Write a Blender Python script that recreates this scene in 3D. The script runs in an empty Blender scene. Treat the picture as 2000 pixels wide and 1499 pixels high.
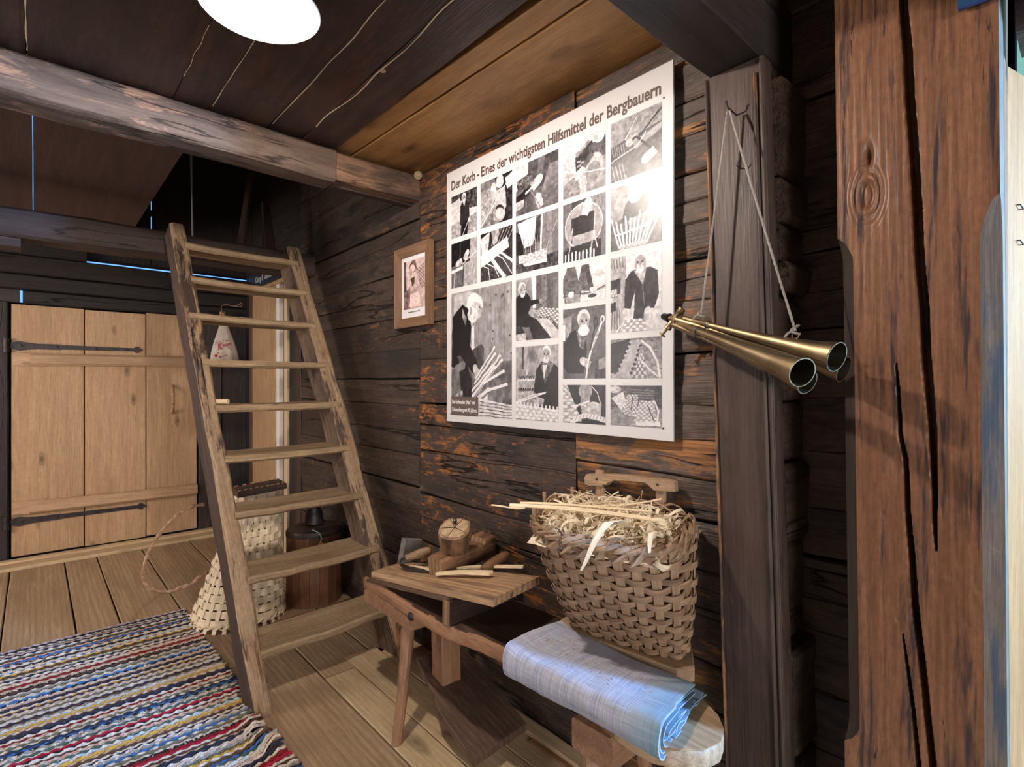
import bpy, math, random
import numpy as np
from mathutils import Vector, Matrix, noise
R = math.radians
rnd = random.Random(7)
SC = bpy.context.scene
COL = SC.collection

# ------------------------------------------------------------------ camera, world, lights, exposure
cam_d = bpy.data.cameras.new('camera')
cam_d.sensor_fit = 'HORIZONTAL'; cam_d.sensor_width = 36.0; cam_d.lens = 18.79
cam_d.clip_start = 0.02
cam = bpy.data.objects.new('camera', cam_d); COL.objects.link(cam)
cam.location = (0, 0, 1.3); cam.rotation_euler = (R(90), 0, R(-41.8))
SC.camera = cam

world = bpy.data.worlds.new('sky'); SC.world = world; world.use_nodes = True
wn = world.node_tree.nodes['Background']
wn.inputs[0].default_value = (0.16, 0.42, 1.0, 1); wn.inputs[1].default_value = 1.3

def light(name, kind, loc, energy, color, size=0.1, size_y=None, rot=(0, 0, 0)):
    d = bpy.data.lights.new(name, kind); d.energy = energy; d.color = color
    if kind == 'AREA':
        d.size = size
        if size_y: d.shape = 'RECTANGLE'; d.size_y = size_y
    else:
        d.shadow_soft_size = size
    o = bpy.data.objects.new(name, d); COL.objects.link(o); o.location = loc; o.rotation_euler = rot
    return o
def aim(o, target):
    o.rotation_euler = (Vector(target) - o.location).to_track_quat('-Z', 'Y').to_euler()

BULB = (0.425, 1.43, 2.24)
BULB_STRENGTH = 1480
BULB_COL = (1.0, 0.88, 0.77)
# assumed blue light standing free behind the camera, placed for the cloth's shadow edge
l = light('assumed_blue_light', 'AREA', (2.19, -2.15, 1.75), 300, (0.27, 0.53, 1.0), 0.10, 0.35); aim(l, (1.15, 0.85, 0.7))
# added fill lights, one far behind the camera and one at the left wall
l = light('front_fill', 'AREA', (-1.0, -3.9, 1.6), 135, (1.0, 0.93, 0.86), 2.0, 1.3); aim(l, (0.8, 3.2, 1.0))
l = light('left_fill', 'AREA', (-2.05, 3.7, 1.45), 56, (1.0, 0.86, 0.72), 1.3, 1.0); aim(l, (0.5, 5.0, 0.8))
# assumed daylight in the neighbouring room on the right, added as an area light
l = light('assumed_next_room_light', 'AREA', (2.35, -0.9, 1.7), 4, (1.0, 0.93, 0.82), 0.5, 0.8); aim(l, (1.9, 0.2, 1.4))

vs = SC.view_settings
vs.view_transform = 'Standard'; vs.look = 'None'; vs.exposure = 0.25; vs.gamma = 1.0; vs.use_curve_mapping = False

# ------------------------------------------------------------------ materials
def new_mat(name):
    m = bpy.data.materials.new(name); m.use_nodes = True
    nt = m.node_tree; b = nt.nodes['Principled BSDF']
    return m, nt, b
def N(nt, t, **kw):
    n = nt.nodes.new(t)
    for k, v in kw.items(): setattr(n, k, v)
    return n
def ramp(nt, fac, stops, interp='LINEAR'):
    r = N(nt, 'ShaderNodeValToRGB'); r.color_ramp.interpolation = interp
    e = r.color_ramp.elements
    while len(e) < len(stops): e.new(0.5)
    for el, (p, c) in zip(e, stops):
        el.position = p; el.color = (*c, 1) if len(c) == 3 else c
    nt.links.new(fac, r.inputs[0]); return r.outputs[0]
def g3(x): return (x, x, x)
def mixc(nt, fac, a, b, mode='MIX'):
    n = N(nt, 'ShaderNodeMix', data_type='RGBA', blend_type=mode)
    for s, v in ((0, fac), (6, a), (7, b)):
        if hasattr(v, 'node'): nt.links.new(v, n.inputs[s])
        elif isinstance(v, (int, float)): n.inputs[s].default_value = v
        else: n.inputs[s].default_value = (*v, 1)
    return n.outputs[2]
def coords(nt, scale, rand=True, base=None):
    if base is None:
        a = N(nt, 'ShaderNodeAttribute', attribute_name='gc'); base = a.outputs['Vector']
        if rand:
            oi = N(nt, 'ShaderNodeObjectInfo'); cx = N(nt, 'ShaderNodeCombineXYZ')
            for i, k in enumerate((13.7, 7.3, 5.1)):
                mm = N(nt, 'ShaderNodeMath', operation='MULTIPLY'); mm.inputs[1].default_value = k
                nt.links.new(oi.outputs['Random'], mm.inputs[0]); nt.links.new(mm.outputs[0], cx.inputs[i])
            ad = N(nt, 'ShaderNodeVectorMath', operation='ADD')
            nt.links.new(base, ad.inputs[0]); nt.links.new(cx.outputs[0], ad.inputs[1]); base = ad.outputs[0]
    v = N(nt, 'ShaderNodeVectorMath', operation='MULTIPLY'); v.inputs[1].default_value = scale
    nt.links.new(base, v.inputs[0]); return v.outputs[0], base
def tnoise(nt, vec, detail=4, rough=0.55, dist=0.0):
    n = N(nt, 'ShaderNodeTexNoise'); n.inputs['Scale'].default_value = 1
    n.inputs['Detail'].default_value = detail; n.inputs['Roughness'].default_value = rough
    n.inputs['Distortion'].default_value = dist
    nt.links.new(vec, n.inputs['Vector']); return n.outputs['Fac']

def wood(name, a, b, patch=None, pth=0.6, pscale=(5, 16, 16), dirt=None, dth=0.6, dscale=(3, 9, 9), rough=0.62,
         bump=0.5, cracks=0.0, knots=None, rings=0.0, gs=1.0, vary=0.0, psoft=0.05, spec=0.35, contrast=(0.27, 0.73), dsoft=0.06, mott=0.10):
    m, nt, B = new_mat(name)
    v1, base = coords(nt, (1.6 * gs, 26 * gs, 26 * gs))
    n1 = tnoise(nt, v1, 5, 0.6, 0.4)
    col = mixc(nt, ramp(nt, n1, [(contrast[0], g3(0)), (contrast[1], g3(1))]), a, b)
    if rings:
        w = N(nt, 'ShaderNodeTexWave', wave_type='BANDS', bands_direction='Y')
        w.inputs['Scale'].default_value = 1; w.inputs['Distortion'].default_value = 9; w.inputs['Detail'].default_value = 2
        w.inputs['Detail Scale'].default_value = 0.35
        v, _ = coords(nt, (0.9, 13, 5), base=base); nt.links.new(v, w.inputs['Vector'])
        col = mixc(nt, ramp(nt, w.outputs['Fac'], [(0.1, g3(rings)), (0.8, g3(0))]), col, tuple(x * 0.45 for x in a))
    v2, _ = coords(nt, (7 * gs, 150 * gs, 150 * gs), base=base)
    n2 = tnoise(nt, v2, 3, 0.6)
    col = mixc(nt, 1.0, col, ramp(nt, n2, [(0.3, g3(0.80)), (0.7, g3(1.14))]), 'MULTIPLY')
    v3, _ = coords(nt, (34 * gs, 70 * gs, 70 * gs), base=base)
    col = mixc(nt, 1.0, col, ramp(nt, tnoise(nt, v3, 4, 0.7), [(0.3, g3(1 - mott)), (0.7, g3(1 + mott))]), 'MULTIPLY')
    height = n2
    if vary:
        oi = N(nt, 'ShaderNodeObjectInfo')
        col = mixc(nt, 1.0, col, ramp(nt, oi.outputs['Random'], [(0, g3(1 - vary)), (1, g3(1 + vary))]), 'MULTIPLY')
    if dirt is not None:
        v, _ = coords(nt, dscale, base=base)
        f = ramp(nt, tnoise(nt, v, 6, 0.66, 0.3), [(dth - dsoft, g3(0)), (dth + dsoft, g3(1))])
        col = mixc(nt, f, col, dirt)
    if patch is not None:
        v, _ = coords(nt, pscale, base=base)
        v0, _ = coords(nt, (1.1, 2.6, 2.6), base=base)
        nn = N(nt, 'ShaderNodeMath', operation='MULTIPLY_ADD')
        nt.links.new(tnoise(nt, v0, 2), nn.inputs[0]); nn.inputs[1].default_value = 0.55; nn.inputs[2].default_value = -0.275
        ad = N(nt, 'ShaderNodeMath', operation='ADD'); nt.links.new(tnoise(nt, v, 7, 0.7, 0.6), ad.inputs[0]); nt.links.new(nn.outputs[0], ad.inputs[1])
        f = ramp(nt, ad.outputs[0], [(pth - psoft, g3(0)), (pth + psoft, g3(1))])
        pc = mixc(nt, ramp(nt, n2, [(0.35, g3(0)), (0.65, g3(1))]), tuple(x * 0.55 for x in patch), patch)
        col = mixc(nt, f, col, pc)
    if knots is not None:
        vo = N(nt, 'ShaderNodeTexVoronoi'); vo.inputs['Scale'].default_value = 1; vo.inputs['Randomness'].default_value = 1.0
        v, _ = coords(nt, knots, base=base); nt.links.new(v, vo.inputs['Vector'])
        f = ramp(nt, vo.outputs['Distance'], [(0.04, g3(0.95)), (0.075, g3(0.45)), (0.10, g3(0.6)), (0.16, g3(0))])
        col = mixc(nt, f, col, tuple(x * 0.3 for x in a))
    if cracks:
        v, _ = coords(nt, (0.7, 9, 9), base=base)
        nc = tnoise(nt, v, 5, 0.5, 0.1)
        f = ramp(nt, nc, [(0.490, g3(0)), (0.498, g3(cracks)), (0.502, g3(cracks)), (0.510, g3(0))])
        v, _ = coords(nt, (1.3, 5, 5), base=base)
        f2 = ramp(nt, tnoise(nt, v, 1), [(0.53, g3(0)), (0.58, g3(1))])
        fm = mixc(nt, 1.0, f, f2, 'MULTIPLY')
        col = mixc(nt, fm, col, (0.004, 0.003, 0.003))
        hm = N(nt, 'ShaderNodeMath', operation='MULTIPLY_ADD'); nt.links.new(fm, hm.inputs[0]); hm.inputs[1].default_value = -3.0
        nt.links.new(n2, hm.inputs[2]); height = hm.outputs[0]
    nt.links.new(col, B.inputs['Base Color'])
    B.inputs['Roughness'].default_value = rough; B.inputs['Specular IOR Level'].default_value = spec
    if bump:
        # broad tool marks over the fine fibres
        v, _ = coords(nt, (9, 26, 26), base=base); nb = tnoise(nt, v, 3, 0.5)
        ad = N(nt, 'ShaderNodeMath', operation='MULTIPLY_ADD'); nt.links.new(nb, ad.inputs[0]); ad.inputs[1].default_value = 1.2
        nt.links.new(height, ad.inputs[2])
        bp = N(nt, 'ShaderNodeBump'); bp.inputs['Strength'].default_value = bump; bp.inputs['Distance'].default_value = 0.004
        nt.links.new(ad.outputs[0], bp.inputs['Height']); nt.links.new(bp.outputs[0], B.inputs['Normal'])
    return m

def plain(name, col, rough=0.6, metal=0.0, noise_amt=0.0, nscale=60, emit=None, strength=0, col2=None, bump=0.0, nvec=None, spec=0.5):
    m, nt, B = new_mat(name)
    B.inputs['Roughness'].default_value = rough; B.inputs['Metallic'].default_value = metal
    B.inputs['Specular IOR Level'].default_value = spec
    v, base = coords(nt, nvec or (nscale, nscale, nscale))
    f = tnoise(nt, v, 4, 0.6)
    c2 = col2 or tuple(x * (1 - noise_amt) for x in col)
    nt.links.new(mixc(nt, ramp(nt, f, [(0.38, g3(0)), (0.62, g3(1))]), col, c2), B.inputs['Base Color'])
    if bump:
        bp = N(nt, 'ShaderNodeBump'); bp.inputs['Strength'].default_value = bump; bp.inputs['Distance'].default_value = 0.002
        nt.links.new(f, bp.inputs['Height']); nt.links.new(bp.outputs[0], B.inputs['Normal'])
    if emit:
        B.inputs['Emission Color'].default_value = (*emit, 1); B.inputs['Emission Strength'].default_value = strength
    return m

M = {}
M['log'] = wood('sooty_log', (0.038, 0.025, 0.019), (0.080, 0.052, 0.038), mott=0.35, patch=(0.30, 0.125, 0.04), pth=0.70, pscale=(12, 30, 30), dirt=(0.024, 0.018, 0.016), dth=0.58, dscale=(2.5, 7, 7), rough=0.6, bump=0.7, cracks=0.9, vary=0.25)
M['log_fleck'] = wood('flecked_log', (0.034, 0.022, 0.018), (0.072, 0.047, 0.036), patch=(0.36, 0.135, 0.035), pth=0.60, pscale=(13, 34, 34), dirt=(0.022, 0.016, 0.015), dth=0.58, dscale=(2.5, 7, 7), rough=0.55, bump=0.8, cracks=0.9, vary=0.2, mott=0.3)
M['log_worn'] = wood('worn_log', (0.050, 0.036, 0.030), (0.125, 0.088, 0.070), patch=(0.36, 0.16, 0.058), pth=0.575, pscale=(7, 24, 24), mott=0.3, dirt=(0.045, 0.036, 0.033), dth=0.60, rough=0.62, bump=1.0, cracks=1.0, vary=0.3)
M['log_black'] = wood('black_log', (0.014, 0.011, 0.011), (0.032, 0.024, 0.022), patch=(0.12, 0.05, 0.025), pth=0.78, rough=0.6, bump=0.6, cracks=0.8, vary=0.25)
M['log_recess'] = wood('recess_log', (0.085, 0.050, 0.040), (0.16, 0.098, 0.078), mott=0.3, dirt=(0.045, 0.032, 0.032), dth=0.56, patch=(0.28, 0.13, 0.07), pth=0.70, rough=0.55, bump=0.7, cracks=0.8, vary=0.25)
M['log_end'] = wood('log_end_grain', (0.058, 0.036, 0.026), (0.115, 0.074, 0.052), dirt=(0.034, 0.023, 0.02), dth=0.55, rough=0.65, bump=1.0, cracks=0.7, mott=0.35)
M['ceil_dark'] = wood('dark_ceiling_board', (0.040, 0.024, 0.021), (0.078, 0.046, 0.040), patch=(0.13, 0.045, 0.026), pth=0.66, psoft=0.14, dirt=(0.014, 0.010, 0.010), dth=0.57, dscale=(1.5, 5, 5), dsoft=0.16, rough=0.42, bump=0.35, vary=0.15, mott=0.3)
M['ceil_orange'] = wood('amber_ceiling_board', (0.31, 0.150, 0.050), (0.42, 0.225, 0.085), dirt=(0.13, 0.055, 0.018), dth=0.60, dscale=(1.6, 6, 6), dsoft=0.14, rough=0.45, bump=0.2, knots=(2.0, 6, 6))
M['beam'] = wood('worn_beam', (0.075, 0.050, 0.038), (0.150, 0.105, 0.080), patch=(0.42, 0.235, 0.150), pth=0.66, pscale=(6, 20, 20), dirt=(0.05, 0.032, 0.025), dth=0.58, rough=0.65, bump=0.5, cracks=0.8)
M['beam_end'] = wood('beam_end', (0.15, 0.082, 0.048), (0.24, 0.14, 0.085), dirt=(0.07, 0.045, 0.035), dth=0.55, rough=0.65, bump=0.5, cracks=0.6)
M['loft'] = wood('loft_timber', (0.030, 0.018, 0.015), (0.060, 0.035, 0.028), patch=(0.13, 0.06, 0.03), pth=0.72, rough=0.65, bump=0.5, cracks=0.6)
M['loft_board'] = wood('loft_board', (0.050, 0.026, 0.020), (0.085, 0.046, 0.034), rough=0.7, bump=0.2)
M['header'] = wood('header_timber', (0.026, 0.020, 0.019), (0.050, 0.037, 0.033), patch=(0.13, 0.055, 0.025), pth=0.74, rough=0.55, bump=0.5, cracks=0.7)
M['jamb'] = wood('jamb_timber', (0.050, 0.031, 0.024), (0.085, 0.055, 0.044), patch=(0.26, 0.11, 0.035), pth=0.76, pscale=(5, 18, 18), dirt=(0.03, 0.022, 0.02), dth=0.6, rough=0.5, bump=0.5)
M['jamb_edge'] = wood('jamb_worn_edge', (0.22, 0.10, 0.045), (0.34, 0.17, 0.08), dirt=(0.06, 0.04, 0.03), dth=0.52, dscale=(8, 40, 40), rough=0.6, bump=0.4)
M['post'] = wood('red_brown_post', (0.150, 0.066, 0.034), (0.255, 0.118, 0.062), dirt=(0.048, 0.030, 0.030), dth=0.575, dscale=(3.0, 42, 8), dsoft=0.05, patch=(0.040, 0.027, 0.028), pth=0.665, pscale=(11, 120, 10), psoft=0.02, rough=0.42, bump=0.25, rings=0.12, gs=1.3, mott=0.2)
M['post_cut'] = wood('post_dark_chamfer', (0.025, 0.017, 0.015), (0.06, 0.04, 0.032), rough=0.6, bump=0.4)  # dark tone for the post's chamfer and flanks
M['door_reveal'] = wood('door_reveal_pine', (0.28, 0.130, 0.044), (0.34, 0.165, 0.058), rough=0.5, bump=0.05)
M['post_pale'] = wood('post_worn_chamfer', (0.065, 0.034, 0.017), (0.11, 0.064, 0.035), dirt=(0.04, 0.034, 0.03), dth=0.55, dscale=(4, 22, 22), patch=(0.17, 0.105, 0.05), pth=0.66, rough=0.85, bump=0.3, spec=0.05)
M['crack'] = plain('crack_dark', (0.004, 0.003, 0.003), 0.9, spec=0.05)
M['pine'] = wood('fresh_pine', (0.62, 0.45, 0.26), (0.78, 0.62, 0.40), rough=0.5, bump=0.1, rings=0.18)
M['door'] = wood('door_pine', (0.42, 0.255, 0.135), (0.52, 0.34, 0.195), dirt=(0.33, 0.19, 0.10), dth=0.64, dscale=(2, 8, 8), dsoft=0.12, rough=0.55, bump=0.2, knots=(2.6, 7, 7), rings=0.10, vary=0.07)
M['batten'] = wood('batten_pine', (0.40, 0.24, 0.13), (0.54, 0.36, 0.22), rough=0.55, bump=0.3, knots=(3, 8, 8), rings=0.25)
M['floor'] = wood('floor_board', (0.36, 0.235, 0.135), (0.48, 0.335, 0.205), dirt=(0.25, 0.16, 0.095), dth=0.60, dscale=(1.2, 7, 7), dsoft=0.15, rough=0.5, bump=0.35, rings=0.30, vary=0.08)
M['floor_pale'] = wood('pale_floor_board', (0.52, 0.37, 0.21), (0.64, 0.48, 0.30), dirt=(0.34, 0.22, 0.12), dth=0.62, dscale=(1.2, 7, 7), dsoft=0.15, rough=0.5, bump=0.25, knots=(1.5, 5, 5), rings=0.15, vary=0.06)
M['floor_joint'] = plain('floor_joint_dirt', (0.03, 0.02, 0.014), 0.9)
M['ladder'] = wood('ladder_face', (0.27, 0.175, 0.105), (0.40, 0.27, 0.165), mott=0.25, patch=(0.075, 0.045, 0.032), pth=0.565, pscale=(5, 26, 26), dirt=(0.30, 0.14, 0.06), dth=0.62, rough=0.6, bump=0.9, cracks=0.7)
M['ladder_side'] = wood('ladder_dark_side', (0.055, 0.032, 0.024), (0.095, 0.058, 0.040), patch=(0.22, 0.12, 0.065), pth=0.70, rough=0.6, bump=0.7, cracks=0.5)
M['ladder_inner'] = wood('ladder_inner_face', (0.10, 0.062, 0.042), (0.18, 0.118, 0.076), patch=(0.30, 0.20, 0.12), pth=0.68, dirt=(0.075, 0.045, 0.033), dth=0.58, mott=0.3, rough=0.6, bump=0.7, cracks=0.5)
M['tread'] = wood('ladder_tread', (0.29, 0.195, 0.110), (0.41, 0.285, 0.170), mott=0.2, dirt=(0.20, 0.125, 0.07), dth=0.62, dsoft=0.12, rough=0.6, bump=0.6, cracks=0.7, rings=0.3, vary=0.06)
M['bench'] = wood('bench_seat', (0.060, 0.034, 0.022), (0.105, 0.062, 0.042), rough=0.42, bump=0.3, rings=0.4, dirt=(0.035, 0.021, 0.016), dth=0.55, dsoft=0.15)
M['bench_edge'] = wood('bench_edge', (0.26, 0.125, 0.062), (0.40, 0.215, 0.115), rough=0.5, bump=0.5, dirt=(0.15, 0.075, 0.045), dth=0.58, dsoft=0.1)
M['bench_end'] = wood('bench_pale_end', (0.38, 0.245, 0.135), (0.52, 0.36, 0.22), rough=0.5, bump=0.4, cracks=0.35, rings=0.3)
M['leg'] = wood('bench_leg', (0.215, 0.105, 0.055), (0.36, 0.195, 0.11), rough=0.5, bump=0.5, dirt=(0.13, 0.065, 0.04), dth=0.6)
M['plank'] = wood('platform_plank', (0.33, 0.185, 0.10), (0.60, 0.39, 0.225), dirt=(0.13, 0.07, 0.045), dth=0.60, dscale=(1.6, 30, 30), dsoft=0.08, rough=0.5, bump=0.5, rings=0.45)
M['dark_board'] = wood('dark_support_board', (0.028, 0.018, 0.015), (0.058, 0.037, 0.030), rough=0.5, bump=0.5)
M['dark_plank'] = wood('dark_thin_plank', (0.085, 0.045, 0.030), (0.15, 0.085, 0.055), rough=0.5, bump=0.5)
M['endgrain'] = wood('end_grain', (0.26, 0.145, 0.075), (0.42, 0.26, 0.145), rough=0.6, bump=0.8, cracks=0.7, rings=0.6, gs=2)
M['head'] = wood('head_block', (0.24, 0.125, 0.065), (0.40, 0.235, 0.13), dirt=(0.09, 0.05, 0.035), dth=0.57, rough=0.5, bump=0.6, cracks=0.9)
M['jaw'] = wood('jaw_block', (0.16, 0.078, 0.042), (0.33, 0.175, 0.09), dirt=(0.055, 0.033, 0.024), dth=0.54, rough=0.5, bump=0.6, cracks=0.6)
M['treadle'] = wood('treadle_board', (0.105, 0.062, 0.044), (0.19, 0.115, 0.082), rough=0.45, bump=0.4, rings=0.35, dirt=(0.07, 0.04, 0.03), dth=0.56, dsoft=0.14)
M['iron'] = plain('forged_iron', (0.050, 0.040, 0.042), 0.5, 0.6, 0.4, 40, bump=0.4)
M['steel'] = plain('dark_steel', (0.10, 0.09, 0.09), 0.4, 0.8, 0.4, 50)
M['stone'] = plain('grey_stone', (0.19, 0.17, 0.155), 0.8, 0, 0.25, 30, bump=0.3)
M['handle_dark'] = wood('drawknife_handle', (0.105, 0.050, 0.024), (0.215, 0.110, 0.055), rough=0.35, bump=0.2, gs=2)
M['handle_pale'] = wood('drawknife_pale_handle', (0.29, 0.18, 0.095), (0.42, 0.28, 0.16), rough=0.45, bump=0.2, gs=2, dirt=(0.17, 0.1, 0.06), dth=0.6)
M['split'] = wood('seam_glint_wood', (0.74, 0.56, 0.34), (0.86, 0.70, 0.47), rough=0.6, bump=0.2, gs=2)
M['shaving'] = wood('wood_shaving', (0.84, 0.68, 0.48), (0.95, 0.84, 0.64), rough=0.55, bump=0.1, gs=1.5, spec=0.4)
M['wicker_old'] = wood('old_splint', (0.270, 0.165, 0.095), (0.42, 0.275, 0.170), dirt=(0.19, 0.11, 0.065), dth=0.58, dscale=(4, 20, 20), rough=0.5, bump=0.4, gs=2.2, vary=0.12)
M['wicker_stake'] = wood('old_stake', (0.31, 0.195, 0.115), (0.44, 0.295, 0.185), rough=0.5, bump=0.5, gs=2.2, vary=0.12)
M['wicker_new'] = wood('new_splint', (0.70, 0.54, 0.35), (0.84, 0.69, 0.48), rough=0.45, bump=0.2, gs=2, vary=0.08)
M['bark'] = plain('willow_bark', (0.26, 0.115, 0.055), 0.6, 0, 0, 45, col2=(0.46, 0.29, 0.19), bump=0.6)
M['tub'] = wood('tub_stave', (0.135, 0.055, 0.028), (0.215, 0.100, 0.055), rough=0.45, bump=0.3, vary=0.12)
M['tub_dark'] = wood('tub_lid', (0.026, 0.017, 0.015), (0.055, 0.036, 0.030), rough=0.45, bump=0.3)
M['tag'] = plain('tag_card', (0.62, 0.38, 0.16), 0.6)
M['green_string'] = plain('green_string', (0.20, 0.34, 0.27), 0.8)
M['white'] = plain('white_board', (0.64, 0.62, 0.62), 0.33, 0, 0.02, 3)
M['ink'] = plain('brown_ink', (0.095, 0.062, 0.050), 0.45)
M['caption_box'] = plain('caption_brown', (0.105, 0.07, 0.060), 0.4)
M['caption_text'] = plain('caption_white', (0.75, 0.73, 0.72), 0.4)
M['mat_board'] = plain('mat_board', (0.74, 0.71, 0.73), 0.5)
M['frame'] = wood('frame_wood', (0.135, 0.070, 0.036), (0.245, 0.140, 0.080), patch=(0.40, 0.25, 0.15), pth=0.68, pscale=(5, 50, 50), rough=0.45, bump=0.3, gs=2)
M['brass'] = plain('aged_brass', (0.34, 0.265, 0.155), 0.44, 1.0, 0, 22, col2=(0.25, 0.18, 0.10), bump=0.2)
M['brass_in'] = plain('brass_inside', (0.11, 0.085, 0.055), 0.35, 0.9, 0.3, 20)
M['black_rubber'] = plain('black_mouthpiece', (0.014, 0.012, 0.013), 0.25)
M['cord'] = plain('grey_cord', (0.37, 0.33, 0.29), 0.85, 0, 0.45, 300, bump=0.5)
M['sign'] = plain('black_sign', (0.020, 0.020, 0.024), 0.4)
M['sky_tinted_sign'] = plain('sky_tinted_sign', (0.018, 0.055, 0.15), 0.4)  # black board, its blue sky reflection put into the base colour
M['sign_text'] = plain('grey_letter', (0.42, 0.43, 0.42), 0.5)
M['strip_white'] = plain('strip_white', (0.80, 0.76, 0.70), 0.5)
M['post_side'] = plain('post_pale_edge', (0.13, 0.11, 0.085), 0.5, 0, 0.3, 20)
M['green_wall'] = plain('green_plaster', (0.36, 0.55, 0.35), 0.8, 0, 0.06, 20, bump=0.3)
M['enamel'] = plain('white_enamel', (0.88, 0.88, 0.88), 0.25)
M['brown_chip'] = plain('enamel_chip', (0.40, 0.26, 0.16), 0.7)
M['bulb'] = plain('glowing_bulb', (1, 1, 1), 0.3, emit=BULB_COL, strength=BULB_STRENGTH)
M['bag'] = plain('bag_cloth', (0.62, 0.54, 0.47), 0.8, 0, 0.18, 25, bump=0.2)
M['red_print'] = plain('red_print', (0.42, 0.06, 0.06), 0.7)
M['cork'] = wood('bag_dowel', (0.36, 0.18, 0.09), (0.50, 0.28, 0.15), rough=0.6, bump=0.2, gs=2)
M['twine'] = plain('twine', (0.42, 0.29, 0.17), 0.9)
M['web'] = plain('pale_thread', (0.30, 0.28, 0.32), 0.9)
M['outer'] = wood('outer_wall_board', (0.10, 0.06, 0.04), (0.17, 0.11, 0.075), rough=0.7, bump=0.2)
M['nest'] = plain('mud_nest', (0.50, 0.37, 0.22), 0.9, 0, 0.4, 120, bump=0.8)

def cloth_mat():
    m, nt, B = new_mat('blue_grey_linen')
    v, base = coords(nt, (6, 330, 6)); n1 = tnoise(nt, v, 3, 0.6)       # threads across the length
    v, _ = coords(nt, (240, 14, 14), base=base); n2 = tnoise(nt, v, 2)
    v, _ = coords(nt, (7, 16, 9), base=base); n3 = tnoise(nt, v, 3)
    c = mixc(nt, ramp(nt, n1, [(0.36, g3(0)), (0.64, g3(1))]), (0.28, 0.31, 0.44), (0.52, 0.51, 0.56))
    c = mixc(nt, ramp(nt, n3, [(0.42, g3(0)), (0.68, g3(0.55))]), c, (0.44, 0.42, 0.43))
    # dyed teal band at the end of the cloth that lies nearest the room
    sp = N(nt, 'ShaderNodeSeparateXYZ'); a = N(nt, 'ShaderNodeAttribute', attribute_name='gc'); nt.links.new(a.outputs['Vector'], sp.inputs[0])
    f = ramp(nt, sp.outputs[1], [(0.02, g3(1)), (0.12, g3(0))])
    f = mixc(nt, 1.0, f, ramp(nt, n1, [(0.42, g3(0.15)), (0.56, g3(0.8))]), 'MULTIPLY')
    c = mixc(nt, f, c, (0.10, 0.30, 0.42))
    c = mixc(nt, 1.0, c, ramp(nt, n2, [(0.3, g3(0.85)), (0.7, g3(1.1))]), 'MULTIPLY')
    nt.links.new(c, B.inputs['Base Color']); B.inputs['Roughness'].default_value = 0.85
    B.inputs['Specular IOR Level'].default_value = 0.2
    bp = N(nt, 'ShaderNodeBump'); bp.inputs['Strength'].default_value = 0.4; bp.inputs['Distance'].default_value = 0.001
    nt.links.new(n1, bp.inputs['Height']); nt.links.new(bp.outputs[0], B.inputs['Normal'])
    return m
M['cloth'] = cloth_mat()
def rag_mat(name, a, b, amt=0.5):
    m, nt, B = new_mat(name)
    v, base = coords(nt, (55, 30, 30)); f = tnoise(nt, v, 3, 0.7)
    v, _ = coords(nt, (230, 90, 90), base=base); f2 = tnoise(nt, v, 2)
    c = mixc(nt, ramp(nt, f, [(amt - 0.04, g3(0)), (amt + 0.04, g3(1))]), a, b)
    c = mixc(nt, 1.0, c, ramp(nt, f2, [(0.3, g3(0.7)), (0.7, g3(1.15))]), 'MULTIPLY')
    nt.links.new(c, B.inputs['Base Color']); B.inputs['Roughness'].default_value = 0.9; B.inputs['Specular IOR Level'].default_value = 0.1
    return m

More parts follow.
